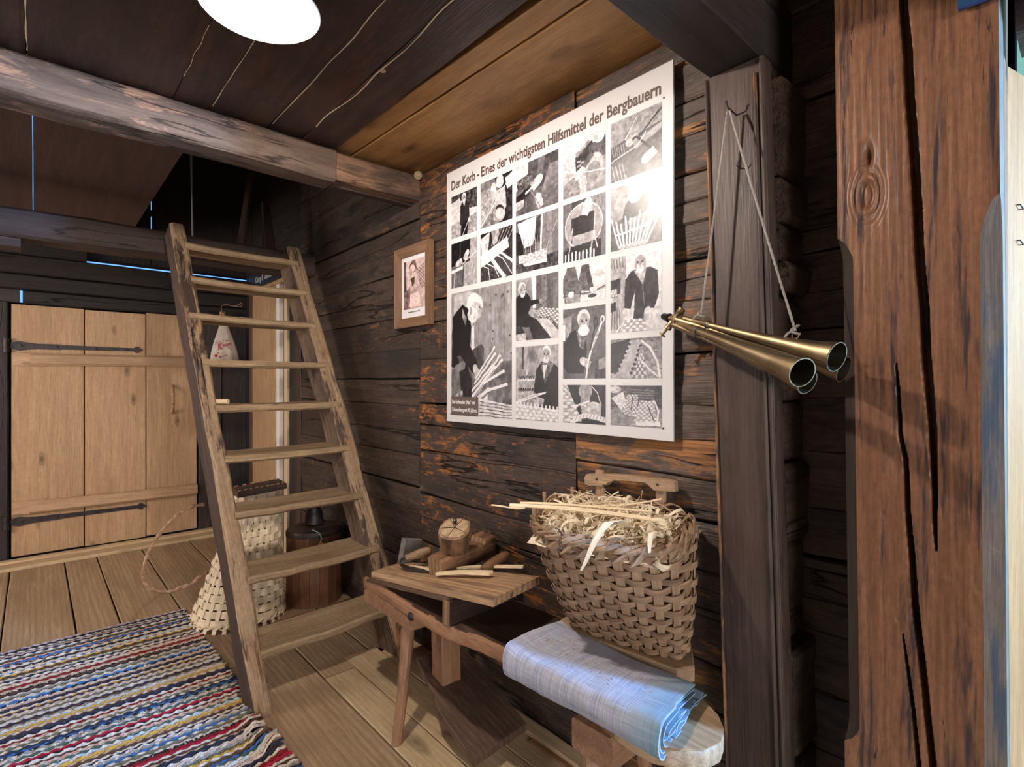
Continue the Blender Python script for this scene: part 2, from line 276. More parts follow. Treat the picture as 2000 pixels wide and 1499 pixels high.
# ------------------------------------------------------------------ mesh building
def unit(v): return Vector(v).normalized()
import bmesh
def fixn(me):
    bm = bmesh.new(); bm.from_mesh(me); bmesh.ops.recalc_face_normals(bm, faces=bm.faces); bm.to_mesh(me); bm.free()
class MB:
    def __init__(s): s.v = []; s.g = []; s.f = []; s.uv = None
    def add(s, vs, gs, fs):
        o = len(s.v); s.v += [tuple(x) for x in vs]; s.g += [tuple(x) for x in gs]
        s.f += [tuple(i + o for i in f) for f in fs]; return o
    def timber(s, A, B, w, h, up=(0, 0, 1), n=12, bev=0.006, rough=0.003, seed=0.0, taper=1.0, ny=1, bow=(0, 0), wav=None, cut=None, lf=2.2):
        """squared timber from A to B; w across, h along up; chamfered, uneven faces"""
        A = Vector(A); B = Vector(B); L = (B - A).length; x = (B - A) / L
        z = Vector(up); z = (z - x * z.dot(x)).normalized(); y = z.cross(x)
        a, c = w / 2, h / 2; b = min(bev, a * 0.8, c * 0.8)
        cor = [(-a, -c + b), (-a, c - b), (-a + b, c), (a - b, c), (a, c - b), (a, -c + b), (a - b, -c), (-a + b, -c)]
        sec = []
        for i, p in enumerate(cor):
            q = cor[(i + 1) % 8]; sec.append(p)
            if i % 2 == 0:
                for k in range(1, ny): sec.append((p[0] + (q[0] - p[0]) * k / ny, p[1] + (q[1] - p[1]) * k / ny))
        m = len(sec); vs = []; gs = []
        for i in range(n + 1):
            t = i / n; sc = 1 + (taper - 1) * t; bx = math.sin(math.pi * t)
            for (p, q) in sec:
                P = A + x * (L * t) + y * (p * sc + bow[0] * bx) + z * (q * sc + bow[1] * bx)
                if rough:
                    s0 = Vector((L * t * lf + seed * 3.17, p * 9 + seed * 1.3, q * 9 - seed))
                    P += y * (noise.noise(s0) * rough * 1.5) + z * (noise.noise(s0 + Vector((31, 7, 3))) * rough * 1.5)
                    s1 = s0 * 4.3 + Vector((5, 9, 1))
                    P += y * (noise.noise(s1) * rough * 0.6) + z * (noise.noise(s1 + Vector((31, 7, 3))) * rough * 0.6)
                if wav: P += Vector(wav(L * t, p, q))
                vs.append(P); gs.append((L * t, p, q))
        if cut is not None:
            for j in range(m):
                P = vs[j]; vs[j] = P + x * ((cut - P.z) / x.z)
        fs = []
        for i in range(n):
            for j in range(m):
                k = (j + 1) % m
                fs.append((i * m + j, i * m + k, (i + 1) * m + k, (i + 1) * m + j))
        fs.append(tuple(range(m))); fs.append(tuple(reversed(range(n * m, n * m + m))))
        s.add(vs, gs, fs); return s
    def box(s, lo, hi, axis=0, bev=0.002, n=1, rough=0.0, seed=0, ny=1):
        lo = Vector(lo); hi = Vector(hi); c = (lo + hi) / 2; d = hi - lo
        A = c.copy(); B = c.copy(); A[axis] = lo[axis]; B[axis] = hi[axis]
        if axis == 2: return s.timber(A, B, d.y, d.x, (1, 0, 0), n, bev, rough, seed, ny=ny)
        w = d.y if axis == 0 else d.x
        return s.timber(A, B, w, d.z, (0, 0, 1), n, bev, rough, seed, ny=ny)
    def prism(s, pts, vec, gax=None, inset=0.0):
        """polygon (3-D points) extruded by vec; inset rounds the far rim a little"""
        pts = [Vector(p) for p in pts]; vec = Vector(vec); n = len(pts)
        ctr = sum(pts, Vector()) / n
        gx = unit(gax) if gax else unit(pts[1] - pts[0])
        gz = vec.normalized(); gx = (gx - gz * gx.dot(gz)).normalized(); gy = gz.cross(gx)
        rings = []
        if inset:
            e = vec.normalized() * inset
            def sh(p): d = (ctr - p); return p + d.normalized() * inset
            rings = [[sh(p) for p in pts], [p + e for p in pts], [p + vec - e for p in pts], [sh(p) + vec for p in pts]]
        else: rings = [pts, [p + vec for p in pts]]
        vs = [p for r in rings for p in r]; gs = [((p - ctr).dot(gx), (p - ctr).dot(gy), (p - ctr).dot(gz)) for p in vs]
        fs = [tuple(reversed(range(n)))]
        for i in range(len(rings) - 1):
            for j in range(n):
                k = (j + 1) % n; fs.append((i * n + j, i * n + k, (i + 1) * n + k, (i + 1) * n + j))
        fs.append(tuple(range((len(rings) - 1) * n, len(rings) * n)))
        s.add(vs, gs, fs); return s
    def tube(s, pts, r, n=8, closed=False, rough=0, seed=0, flat=1.0, twist=0.0, upv=(0, 0, 1)):
        pts = [Vector(p) for p in pts]; m = len(pts); rr = r if isinstance(r, (list, tuple)) else [r] * m
        vs = []; gs = []; L = 0; prev = None
        for i, p in enumerate(pts):
            if closed: t = pts[(i + 1) % m] - pts[i - 1]
            else: t = pts[min(i + 1, m - 1)] - pts[max(i - 1, 0)]
            t.normalize()
            if prev is None:
                u = Vector(upv)
                if abs(u.dot(t)) > 0.95: u = Vector((1, 0, 0))
            else: u = prev
            a = (u - t * u.dot(t)).normalized(); prev = a; b = t.cross(a)
            if i: L += (p - pts[i - 1]).length
            for j in range(n):
                w = 2 * math.pi * j / n + twist * L
                q = rr[i]
                if rough: q *= 1 + rough * noise.noise(Vector((L * 40 + seed, math.cos(w), math.sin(w))))
                vs.append(p + a * (math.cos(w) * q) + b * (math.sin(w) * q * flat)); gs.append((L, math.cos(w) * q, math.sin(w) * q))
        fs = []
        for i in range(m if closed else m - 1):
            i2 = (i + 1) % m
            for j in range(n):
                k = (j + 1) % n; fs.append((i * n + j, i * n + k, i2 * n + k, i2 * n + j))
        if not closed: fs.append(tuple(reversed(range(n)))); fs.append(tuple(range((m - 1) * n, m * n)))
        s.add(vs, gs, fs); return s
    def lathe(s, origin, axis, prof, n=24, up=(0, 0, 1), squash=1.0):
        o = Vector(origin); x = unit(axis); u = Vector(up)
        if abs(u.dot(x)) > 0.95: u = Vector((1, 0, 0))
        a = (u - x * u.dot(x)).normalized(); b = x.cross(a); vs = []; gs = []
        for (d, r) in prof:
            for j in range(n):
                w = 2 * math.pi * j / n
                vs.append(o + x * d + a * (math.cos(w) * r) + b * (math.sin(w) * r * squash)); gs.append((d, math.cos(w) * r, math.sin(w) * r))
        fs = []
        for i in range(len(prof) - 1):
            for j in range(n):
                k = (j + 1) % n; fs.append((i * n + j, i * n + k, (i + 1) * n + k, (i + 1) * n + j))
        fs.append(tuple(reversed(range(n)))); fs.append(tuple(range((len(prof) - 1) * n, len(prof) * n)))
        s.add(vs, gs, fs); return s
    def ribbon(s, pts, wv, w, th, closed=False):
        """flat strip: pts centre line, wv width direction (one or per point)"""
        pts = [Vector(p) for p in pts]; m = len(pts); vs = []; gs = []; L = 0
        per = isinstance(wv, list); ww = w if isinstance(w, list) else [w] * m
        for i, p in enumerate(pts):
            t = (pts[(i + 1) % m] - pts[i - 1]) if closed else (pts[min(i + 1, m - 1)] - pts[max(i - 1, 0)])
            u = Vector(wv[i] if per else wv); u = u.normalized(); nn = t.cross(u).normalized()
            if i: L += (p - pts[i - 1]).length
            h = ww[i] / 2
            for (a, b) in ((-h, -th / 2), (h, -th / 2), (h, th / 2), (-h, th / 2)):
                vs.append(p + u * a + nn * b); gs.append((L, a, b))
        fs = []
        for i in range(m if closed else m - 1):
            i2 = (i + 1) % m
            for j in range(4):
                k = (j + 1) % 4; fs.append((i * 4 + j, i * 4 + k, i2 * 4 + k, i2 * 4 + j))
        if not closed: fs.append((3, 2, 1, 0)); fs.append(tuple((m - 1) * 4 + j for j in range(4)))
        s.add(vs, gs, fs); return s
    def quad(s, p0, p1, p2, p3, uv=True):
        s.add([p0, p1, p2, p3], [p0, p1, p2, p3], [(0, 1, 2, 3)]); return s
    def build(s, name, mat, parent=None, smooth=True, angle=38, mats=None):
        me = bpy.data.meshes.new(name)
        off = Vector((0, 0, 0)); p = parent
        while p is not None: off += p.location; p = p.parent
        v = np.array(s.v, dtype=np.float32) - np.array(off, dtype=np.float32)
        me.from_pydata(v.tolist(), [], s.f)
        if len(s.f) > 1 and len(s.f) < 60000 and not name.startswith(('photo', 'weft')): fixn(me)
        a = me.attributes.new('gc', 'FLOAT_VECTOR', 'POINT'); a.data.foreach_set('vector', np.array(s.g, dtype=np.float32).ravel())
        me.update()
        if smooth:
            me.polygons.foreach_set('use_smooth', [True] * len(me.polygons)); me.set_sharp_from_angle(angle=R(angle))
        if isinstance(mat, str): mat = M[mat]
        me.materials.append(mat)
        o = bpy.data.objects.new(name, me); COL.objects.link(o)
        if parent is not None: o.parent = parent
        return o
def recalc(o):
    import bmesh
    bm = bmesh.new(); bm.from_mesh(o.data); bmesh.ops.recalc_face_normals(bm, faces=bm.faces); bm.to_mesh(o.data); bm.free(); return o
def tag(o, label=None, cat=None, group=None, kind=None):
    if label: o['label'] = label
    if cat: o['category'] = cat
    if group: o['group'] = group
    if kind: o['kind'] = kind
    return o
def empty(name, loc, label=None, cat=None, group=None, kind=None):
    o = bpy.data.objects.new(name, None); COL.objects.link(o); o.location = loc; o.empty_display_size = 0.05
    return tag(o, label, cat, group, kind)
def struct(name, loc=(0, 0, 0)): return empty(name, loc, kind='structure')
def text_mesh(body, name, mat, origin, ux, uy, width=None, height=None, parent=None, thick=0.0004, squeeze=None, fn=None):
    """flat lettering as mesh; ux reading direction, uy up"""
    c = bpy.data.curves.new('lettering', 'FONT'); c.body = body; c.size = 1.0; c.offset = 0.026; c.resolution_u = 3
    o = bpy.data.objects.new('lettering', c); COL.objects.link(o)
    dg = bpy.context.evaluated_depsgraph_get(); me0 = o.evaluated_get(dg).to_mesh()
    vs = [v.co.copy() for v in me0.vertices]; fs = [tuple(p.vertices) for p in me0.polygons]
    o.evaluated_get(dg).to_mesh_clear(); bpy.data.objects.remove(o)
    x0 = min(v.x for v in vs); x1 = max(v.x for v in vs)
    sy = height / 0.73; sx = (width / (x1 - x0)) if width else sy * (squeeze or 1)
    O = Vector(origin); ux = unit(ux); uy = unit(uy); nz = ux.cross(uy)
    mb = MB(); P = []
    for v in vs:
        p = ((v.x - x0) * sx, v.y * sy)
        P.append(fn(*p) if fn else O + ux * p[0] + uy * p[1] + nz * thick)
    mb.add(P, P, fs)
    return mb.build(name, mat, parent, smooth=False)

# ------------------------------------------------------------------ SETTING: floor
WX = 1.43      # log wall face on the right
BY = 5.24      # back wall face
floor = struct('floor')
xs = [(-2.25, -1.85), (-1.85, -1.45), (-1.45, -1.12), (-1.12, -0.78), (-0.78, -0.44), (-0.44, -0.125), (-0.125, 0.165), (0.165, 0.35), (0.35, 0.63), (0.63, 0.955)]
for i, (a, b) in enumerate(xs):
    MB().timber(((a + b) / 2, -3.95, -0.02), ((a + b) / 2, 5.10, -0.02), b - a - 0.007, 0.04, n=30, bev=0.004, rough=0.0016, seed=i, ny=3).build('plank', 'floor', floor)
for i, (a, b, y0, y1) in enumerate([(0.955, 1.097, -3.95, 2.30), (1.097, 1.26, -3.95, 2.42), (1.26, 1.52, -3.95, 2.36)]):
    MB().timber(((a + b) / 2, y0, -0.02), ((a + b) / 2, y1, -0.02), b - a - 0.005, 0.04, n=24, bev=0.003, rough=0.0014, seed=20 + i, ny=2).build('plank', 'floor_pale', floor)
for i, (a, b, y0) in enumerate([(0.955, 1.22, 2.31), (1.22, 1.52, 2.43)]):
    MB().timber(((a + b) / 2, y0, -0.02), ((a + b) / 2, 5.10, -0.02), b - a - 0.008, 0.04, n=14, bev=0.004, rough=0.0014, seed=30 + i, ny=2).build('plank', 'floor', floor)
MB().box((-2.3, -4.0, -0.09), (2.7, 5.35, -0.034), 1).build('subfloor', 'floor_joint', floor)
MB().box((1.53, -4.0, -0.034), (2.7, 5.3, 0.0), 1, n=4).build('plank', 'floor_pale', floor)
# threshold boards along the back wall
th = struct('baseboard_back')
MB().timber((-2.2, 5.13, 0.012), (1.40, 5.13, 0.012), 0.17, 0.028, n=30, bev=0.006, rough=0.002, ny=2).build('threshold_board', 'floor_pale', th)
MB().timber((-2.2, 5.19, 0.034), (1.40, 5.19, 0.034), 0.07, 0.022, n=30, bev=0.006, rough=0.002).build('threshold_strip', 'floor_pale', th)

# ------------------------------------------------------------------ SETTING: right log wall
wr = struct('wall_right')
def logs(y0, y1, zs, mat, seed, face=WX, depth=0.14, parent=wr, ny=5, rough=0.0035, nfac=20, tilt=0.007, bev=0.0035):
    for i in range(len(zs) - 1):
        a, b = zs[i], zs[i + 1]; r = random.Random(seed * 100 + i)
        gap = r.choice([0.0002, 0.0005, 0.003, 0.0015]); dx = r.uniform(-0.005, 0.005)
        t0 = r.uniform(-tilt, tilt); t1 = r.uniform(-tilt, tilt)
        mm = mat if isinstance(mat, str) else r.choice(mat)
        L = y1 - y0
        MB().timber((face + depth / 2 + dx, y1, (a + b) / 2 + t0), (face + depth / 2 + dx, y0, (a + b) / 2 + t1), depth, b - a - gap, n=max(6, int(L * nfac)), bev=bev, rough=rough, seed=seed * 37 + i * 5.3, ny=ny).build('log', mm, parent)
zA = [0.0, 0.12, 0.26, 0.39, 0.526, 0.663, 0.784, 0.935, 1.056, 1.192, 1.329, 1.48, 1.647, 1.753, 1.874, 1.995, 2.122, 2.27, 2.42, 2.58, 2.74, 2.9, 3.06, 3.25]
zB = [0.0, 0.13, 0.26, 0.39, 0.52, 0.645, 0.759, 0.846, 0.977, 1.098, 1.198, 1.286, 1.424, 1.60, 1.70, 1.814, 1.977, 2.191, 2.345]
zC = [0.0, 0.12, 0.25, 0.38, 0.50, 0.63, 0.76, 0.90, 1.03, 1.135, 1.239, 1.392, 1.546, 1.664, 1.769, 1.835, 1.915, 2.032, 2.132, 2.24, 2.345]
logs(2.287, 3.87, zA, 'log', 1)
logs(1.262, 2.283, zB, 'log_fleck', 2)
logs(0.60, 1.258, zC, 'log_worn', 3, rough=0.005, ny=7, nfac=40, bev=0.006)
MB().box((1.575, 0.62, 0), (1.60, 3.9, 3.25), 2).build('backing', 'log_black', wr)  # unseen sheet added to stop light leaking between the logs
# sawn log ends beside the door jamb, stepped in and out
endz = [0.0, 0.34, 0.62, 0.88, 1.09, 1.25, 1.40, 1.53, 1.62, 1.72, 1.84, 2.10]
for i in range(len(endz) - 1):
    a, b = endz[i], endz[i + 1]; r = random.Random(50 + i)
    y = 0.565 - 0.035 * (1 - a / 2.1) + r.uniform(-0.012, 0.018)
    x1 = 1.565 + r.uniform(-0.02, 0.02)
    MB().timber((1.44, y + 0.05, (a + b) / 2), (x1 + 0.02, y + 0.05, (a + b) / 2), 0.10, b - a - 0.008, n=4, bev=0.014, rough=0.006, seed=90 + i, ny=4).build('log_end', 'log_end', wr)
# recessed logs between the jamb and the big post
zD = [0.0, 0.14, 0.31, 0.47, 0.63, 0.80, 0.83, 0.96, 1.12, 1.27, 1.45, 1.55, 1.66, 1.72, 1.86, 1.95, 2.08, 2.20, 2.34, 2.5, 2.7, 2.9, 3.1, 3.25]
wrc = struct('wall_recess')
logs(0.432, 0.66, zD, 'log_recess', 5, face=1.585, depth=0.05, parent=wrc, ny=4, nfac=24)
MB().box((1.64, 0.14, 0), (1.66, 0.70, 3.25), 2).build('backing', 'crack', wrc)  # added to block the neighbouring room's light in the log gaps

# doorway in the right wall at the back (y 3.87 - 5.1)
fr = struct('door_3')
MB().box((1.425, 3.875, 0), (1.56, 3.955, 2.10), 2, 0.004, 8, 0.002).build('jamb_post', 'jamb', fr)
MB().box((1.445, 3.958, 0), (1.56, 4.06, 2.10), 2, 0.004, 8, 0.002, 3).build('jamb_post', 'header', fr)
MB().box((1.455, 4.062, 0), (1.56, 4.185, 2.10), 2, 0.004, 8, 0.002, 4).build('jamb_post', 'log_black', fr)
MB().box((1.44, 4.19, 0), (1.56, 4.255, 2.09), 2, 0.002, 2).build('lining_strip', 'pine', fr)
MB().box((1.47, 4.26, 0), (1.56, 4.365, 2.09), 2, 0.002, 2).build('lining_board', 'tub', fr)
MB().box((1.44, 4.372, 0), (1.56, 4.435, 2.09), 2, 0.002, 2).build('white_strip', 'strip_white', fr)  # plain white strip next to the door board
MB().box((1.435, 4.44, 0), (1.56, 5.035, 2.085), 2, 0.002, 4).build('door_board', 'door', fr)
MB().box((1.425, 5.04, 0), (1.56, 5.095, 2.10), 2, 0.003, 4).build('jamb_strip', 'dark_plank', fr)
MB().box((1.43, 4.05, 2.088), (1.56, 5.04, 2.12), 1, 0.002, 2).build('head_strip', 'door', fr)
MB().box((1.45, 3.87, 2.12), (1.56, 5.24, 3.25), 1, 0.004, 4).build('lintel_board', 'log_black', fr)
MB().box((1.44, 5.10, 0), (1.56, 5.24, 3.25), 2, 0.004, 4).build('corner_post', 'log_black', fr)

# ------------------------------------------------------------------ SETTING: back wall
wb = struct('wall_back')
def bw(x0, x1, z0, z1, mat, y=BY, d=0.12, seed=0, name='log', n=None, ny=3):
    MB().timber((x0, y + d / 2, (z0 + z1) / 2), (x1, y + d / 2, (z0 + z1) / 2), d, z1 - z0, n=n or max(6, int((x1 - x0) * 12)), bev=0.008, rough=0.003, seed=seed, ny=ny).build(name, mat, wb)
bw(-2.2, -0.078, 1.885, 1.985, 'header', seed=1)
bw(-0.062, 1.44, 1.882, 1.975, 'log_black', seed=2, y=BY + 0.005)
bw(-2.2, 1.44, 1.982, 2.086, 'log_black', seed=3, y=BY - 0.02)
bw(-2.2, 1.44, 2.091, 2.228, 'log_black', seed=4, y=BY - 0.035)
MB().box((-0.30, BY, 0.0), (-0.135, BY + 0.12, 1.882), 2, 0.008, 14, 0.004, 8).build('door_post', 'log_black', wb)
for i, (a, b) in enumerate([(0.05, 0.4), (0.4, 0.75), (0.75, 1.1), (1.1, 1.5), (1.5, 1.88)]): bw(-2.2, -0.305, a, b, 'log', seed=10 + i)
MB().box((1.060, BY - 0.01, 0.03), (1.235, BY + 0.05, 1.878), 2, 0.004, 8, 0.002, 3).build('wall_board', 'header', wb)
MB().box((1.240, BY, 0.03), (1.44, BY + 0.05, 1.878), 2, 0.004, 8, 0.002, 4).build('wall_board', 'log_black', wb)
for q in (((-2.3, 5.37, 0), (-0.085, 5.39, 2.262)), ((-0.058, 5.37, 0), (1.62, 5.39, 2.235)), ((-0.085, 5.37, 0), (-0.058, 5.39, 1.90))): MB().box(*q, 2).build('backing', 'log_black', wb)  # added behind door and logs to seal daylight leaks
MB().box((-2.2, 5.20, 2.229), (0.30, 5.30, 2.36), 0, 0.004, 10, 0.002).build('log', 'log_black', wb)
MB().box((0.30, 5.285, 2.2515), (1.46, 5.30, 2.36), 0, 0.001, 10, 0.0008).build('log', 'log_black', wb)
# ------------------------------------------------------------------ back door of three pine planks
d1 = struct('door_1')
for i, (a, b) in enumerate([(-0.122, 0.286), (0.292, 0.680), (0.687, 1.048)]):
    r = random.Random(i)
    MB().box((a, BY + 0.015, 0.045 + r.uniform(0, 0.008)), (b, BY + 0.05, 1.872 + (0, -0.006, 0.004)[i]), 2, 0.003, 10, 0.0008, i).build('door_plank', 'door', d1)
MB().timber((-0.02, BY - 0.008, 1.476), (1.045, BY - 0.008, 1.486), 0.044, 0.088, n=8, bev=0.014, rough=0.001).build('batten', 'batten', d1)
MB().timber((-0.115, BY + 0.006, 1.475), (0.06, BY + 0.006, 1.475), 0.018, 0.096, n=2, bev=0.002, rough=0.0).build('batten_end', 'batten', d1)
MB().timber((-0.025, BY - 0.008, 0.398), (1.045, BY - 0.008, 0.392), 0.044, 0.088, n=8, bev=0.014, rough=0.001, seed=3).build('batten', 'batten', d1)
MB().timber((-0.115, BY + 0.006, 0.398), (0.06, BY + 0.006, 0.398), 0.018, 0.10, n=2, bev=0.002, rough=0.0).build('batten_end', 'batten', d1)
for (z, x1, s) in ((1.572, 0.63, 1), (0.302, 0.655, -1)):
    out = [(-0.125, 0.018), (-0.10, 0.030), (-0.075, 0.034), (-0.04, 0.026), (0.02, 0.020), (0.15, 0.021), (0.155, 0.017), (0.38, 0.015), (x1 - 0.03, 0.013), (x1 - 0.02, 0.024), (x1, 0.026), (x1 + 0.012, 0.012), (x1 + 0.028, 0.004)]
    pts = [(x, BY + 0.014, z + w) for x, w in out] + [(x, BY + 0.014, z - w) for x, w in reversed(out)]
    h = MB().prism(pts, (0, -0.008, 0), (1, 0, 0)).build('strap_hinge', 'iron', d1, smooth=False); recalc(h)
    MB().tube([(-0.15, BY - 0.004, z - 0.05), (-0.15, BY - 0.004, z + 0.05)], 0.020, 10).build('hinge_pin', 'iron', d1)
    nb = MB()
    for x in (-0.07, 0.13, 0.36, 0.55): nb.lathe((x, BY + 0.006, z), (0, -1, 0), [(0, 0.009), (0.004, 0.007), (0.006, 0.002)], 8)
    nb.build('nail_heads', 'iron', h); 
hp = [(0.861, BY - 0.004 - 0.05 * math.sin(math.pi * min(1, max(0, (t - 0.08) / 0.84))) ** 0.5 if 0.08 < t < 0.92 else BY + 0.004, 1.29 - 0.245 * t) for t in [i / 16 for i in range(17)]]
MB().tube(hp, [0.015 - 0.004 * math.sin(math.pi * i / 16) for i in range(17)], 8, rough=0.1).build('door_handle', 'bark', d1)

# ------------------------------------------------------------------ SETTING: ceiling boards (z 2.345) of the front bay
ce = struct('ceiling')
sx = [-2.2, -1.75, -1.3, -0.95, -0.62, -0.33, -0.018, 0.38, 0.50, 0.71, 0.855, 1.005]
for i in range(len(sx) - 1):
    a, b = sx[i], sx[i + 1]
    def wv(t, p, q, s=i): return ((0.006 if s in (8, 9) else 0.002) * noise.noise(Vector((t * 3.0, s * 5.0, 0))), 0, 0)
    MB().timber(((a + b) / 2, -3.95, 2.365 + (i % 2) * 0.002), ((a + b) / 2, 2.38, 2.365 + (i % 2) * 0.002), b - a - 0.0012, 0.04, n=60, bev=0.0015, rough=0.0012, seed=40 + i, wav=wv, ny=2).build('ceiling_board', 'ceil_dark', ce)
for (sx_, y0_, y1_, amp_, wd_, sd_) in ((-0.018, 1.75, 2.26, 0.002, 0.004, 1), (0.380, 1.75, 2.1, 0.002, 0.0016, 2), (0.500, 1.62, 2.25, 0.002, 0.0024, 3), (0.716, 0.9, 2.24, 0.010, 0.0026, 4), (0.860, 0.8, 2.15, 0.014, 0.0040, 5)):
    pts_ = [(sx_ + amp_ * noise.noise(Vector((t_ * 0.12, sd_ * 7, 0))) * 2, y0_ + (y1_ - y0_) * t_ / 40, 2.3445) for t_ in range(41)]
    MB().ribbon(pts_, (1, 0, 0), [wd_ * (0.35 + 0.65 * abs(math.sin(t_ * 0.23 + sd_))) for t_ in range(41)], 0.002).build('seam_glint', 'split', ce)  # pale strips stand in for light caught on the board edges
MB().lathe((0.868, 1.62, 2.346), (0, 0, -1), [(0, 0.012), (0.002, 0.011), (0.004, 0.006)], 12).build('knot_plug', 'batten', ce)
def strip_board(p0, p1, q0, q1, z, mat, seed):
    """board whose two long edges are not parallel"""
    A = Vector(((p0[0] + q0[0]) / 2, p0[1], z)); B = Vector(((p1[0] + q1[0]) / 2, p1[1], z))
    w0 = q0[0] - p0[0]; w1 = q1[0] - p1[0]
    return MB().timber(A, B, w0 - 0.004, 0.04, n=40, bev=0.003, rough=0.001, seed=seed, taper=w1 / w0, ny=3).build('ceiling_board', mat, ce)
strip_board((1.085, -0.2), (0.985, 2.38), (1.165, -0.2), (1.083, 2.38), 2.372, 'ceil_orange', 61)
strip_board((1.167, -0.2), (1.087, 2.38), (1.50, -0.2), (1.46, 2.38), 2.368, 'ceil_orange', 62)
MB().box((-2.2, -3.95, 2.395), (1.6, 2.40, 2.42), 1).build('backing', 'crack', ce)
# boards over the back bay (left of the ladder hatch, one daylight gap between them) and the gable behind the hatch
lf = struct('loft_floor')
lx = [-2.2, -1.6, -1.05, -0.55, -0.006, 0.51]
for i in range(len(lx) - 1):
    a, b = lx[i] + (0.003 if i == 4 else 0.0), lx[i + 1] - (0.001 if i < 3 else 0.0)
    MB().timber(((a + b) / 2, 2.41, 2.378), ((a + b) / 2, 5.24, 2.378), b - a, 0.03, n=24, bev=0.0, rough=0.0006, seed=70 + i, ny=2).build('loft_plank', 'loft_board', lf)
ga = struct('wall_gable')
for i, (a, b) in enumerate([(0.46, 0.712), (0.719, 1.06), (1.06, 1.30), (1.30, 1.56)]):
    MB().box((a, 5.225, 2.262), (b - (0 if i == 0 else 0.001), 5.25, 3.25), 2, 0.0, 6, 0.0, i).build('gable_board', 'log_black', ga)
MB().box((0.69, 5.212, 2.82), (0.745, 5.226, 3.25), 2, 0.002).build('gable_batten', 'log_black', ga)
MB().box((0.69, 5.212, 2.665), (0.745, 5.226, 2.715), 2, 0.002).build('gable_batten', 'log_black', ga)
MB().box((0.478, 2.41, 2.402), (0.502, 5.24, 3.25), 1, 0.0, 4).build('unseen_partition', 'log_black', ga)  # unseen, added to keep open-roof sky light out of the hatch
MB().box((0.46, 2.395, 2.36), (1.56, 2.42, 3.25), 0, 0.0, 4).build('unseen_partition', 'log_black', ga)
# outer shell: roof, left wall, wall behind the camera, walls of the neighbouring room
rf = struct('roof')
MB().box((0.48, 2.3, 3.25), (2.8, 5.45, 3.3), 0).build('roof_boarding', 'outer', rf)  # unseen opening added beside this roof so sky shows in the loft plank gap
MB().box((-2.3, -4.1, 3.25), (2.8, 2.41, 3.3), 0).build('roof_boarding', 'outer', rf)
MB().box((-2.3, 2.38, 2.42), (0.48, 2.41, 3.3), 0).build('roof_boarding', 'outer', rf)
wl = struct('wall_left'); wf = struct('wall_front'); wx = struct('wall_green')
for a, b in ((-0.05, 0.85), (2.1, 3.25)): MB().box((-2.32, -4.0, a), (-2.22, 5.45, b), 1, 0.004, 10, 0.002).build('wall_board', 'outer', wl)
for a, b in ((-4.0, 2.95), (4.45, 5.45)): MB().box((-2.32, a, 0.85), (-2.22, b, 2.1), 1, 0.004, 6, 0.002).build('wall_board', 'outer', wl)  # gap between these is an unseen opening, added for the left fill light
MB().box((-2.3, -4.10, -0.05), (2.7, -4.0, 0.85), 0, 0.004, 8).build('wall_board', 'outer', wf)
MB().box((-2.3, -4.10, 2.35), (2.7, -4.0, 3.25), 0, 0.004, 8).build('wall_board', 'outer', wf)
MB().box((-2.3, -4.10, 0.85), (-2.05, -4.0, 2.35), 0, 0.004, 2).build('wall_board', 'outer', wf)
MB().box((0.05, -4.10, 0.85), (2.7, -4.0, 2.35), 0, 0.004, 4).build('wall_board', 'outer', wf)  # leaves an unseen opening in the wall behind the camera, added for fill light
MB().box((2.62, -4.0, 0.0), (2.70, 5.4, 3.25), 1, 0.004, 4).build('plaster', 'green_wall', wx)
MB().box((1.60, 0.70, 0.0), (2.62, 0.74, 3.25), 2, 0.004, 2).build('partition', 'green_wall', wx)

# pale board on the floor along the foot of the log wall
tr = struct('trim_1')
MB().timber((1.385, 1.55, 0.010), (1.385, 0.3, 0.010), 0.062, 0.018, n=14, bev=0.005, rough=0.002).build('foot_board', 'floor_pale', tr)
MB().timber((1.345, 1.40, 0.004), (1.345, 0.3, 0.004), 0.028, 0.008, n=14, bev=0.003, rough=0.003).build('foot_strip', 'bench_edge', tr)

# ------------------------------------------------------------------ beams and posts
bm_ = empty('ceiling_beam', (0, 2.335, 2.21), 'long worn grey-brown beam crossing under the ceiling boards to the log wall', 'beam')
MB().timber((-2.2, 2.335, 2.275), (0.99, 2.335, 2.265), 0.135, 0.142, n=46, bev=0.012, rough=0.006, ny=4).build('beam_body', 'beam', bm_)
MB().timber((0.985, 2.332, 2.266), (1.425, 2.332, 2.268), 0.110, 0.120, n=12, bev=0.010, rough=0.005, seed=4, ny=3).build('beam_tenon', 'beam_end', bm_)
MB().timber((-2.2, 2.385, 2.208), (1.425, 2.375, 2.205), 0.05, 0.018, n=30, bev=0.003, rough=0.003, seed=6).build('beam_ledge', 'loft', bm_)
lb = empty('loft_beam', (0, 3.645, 2.02), 'dark loft beam that the top of the ladder leans against', 'beam')
MB().timber((-2.2, 3.69, 2.102), (1.425, 3.69, 2.102), 0.17, 0.145, n=36, bev=0.014, rough=0.006, seed=9, ny=4).build('beam_body', 'loft', lb)
MB().box((-2.2, 3.63, 1.980), (-0.05, 3.75, 2.029), 0, 0.004, 10, 0.002).build('beam_block', 'loft', lb)
hb = empty('header_beam', (0, 0.67, 2.14), 'dark header beam crossing overhead onto the narrow door jamb', 'beam')
MB().timber((-2.2, 0.668, 2.245), (1.585, 0.668, 2.245), 0.150, 0.205, n=40, bev=0.010, rough=0.004, seed=12, ny=5).build('beam_body', 'header', hb)

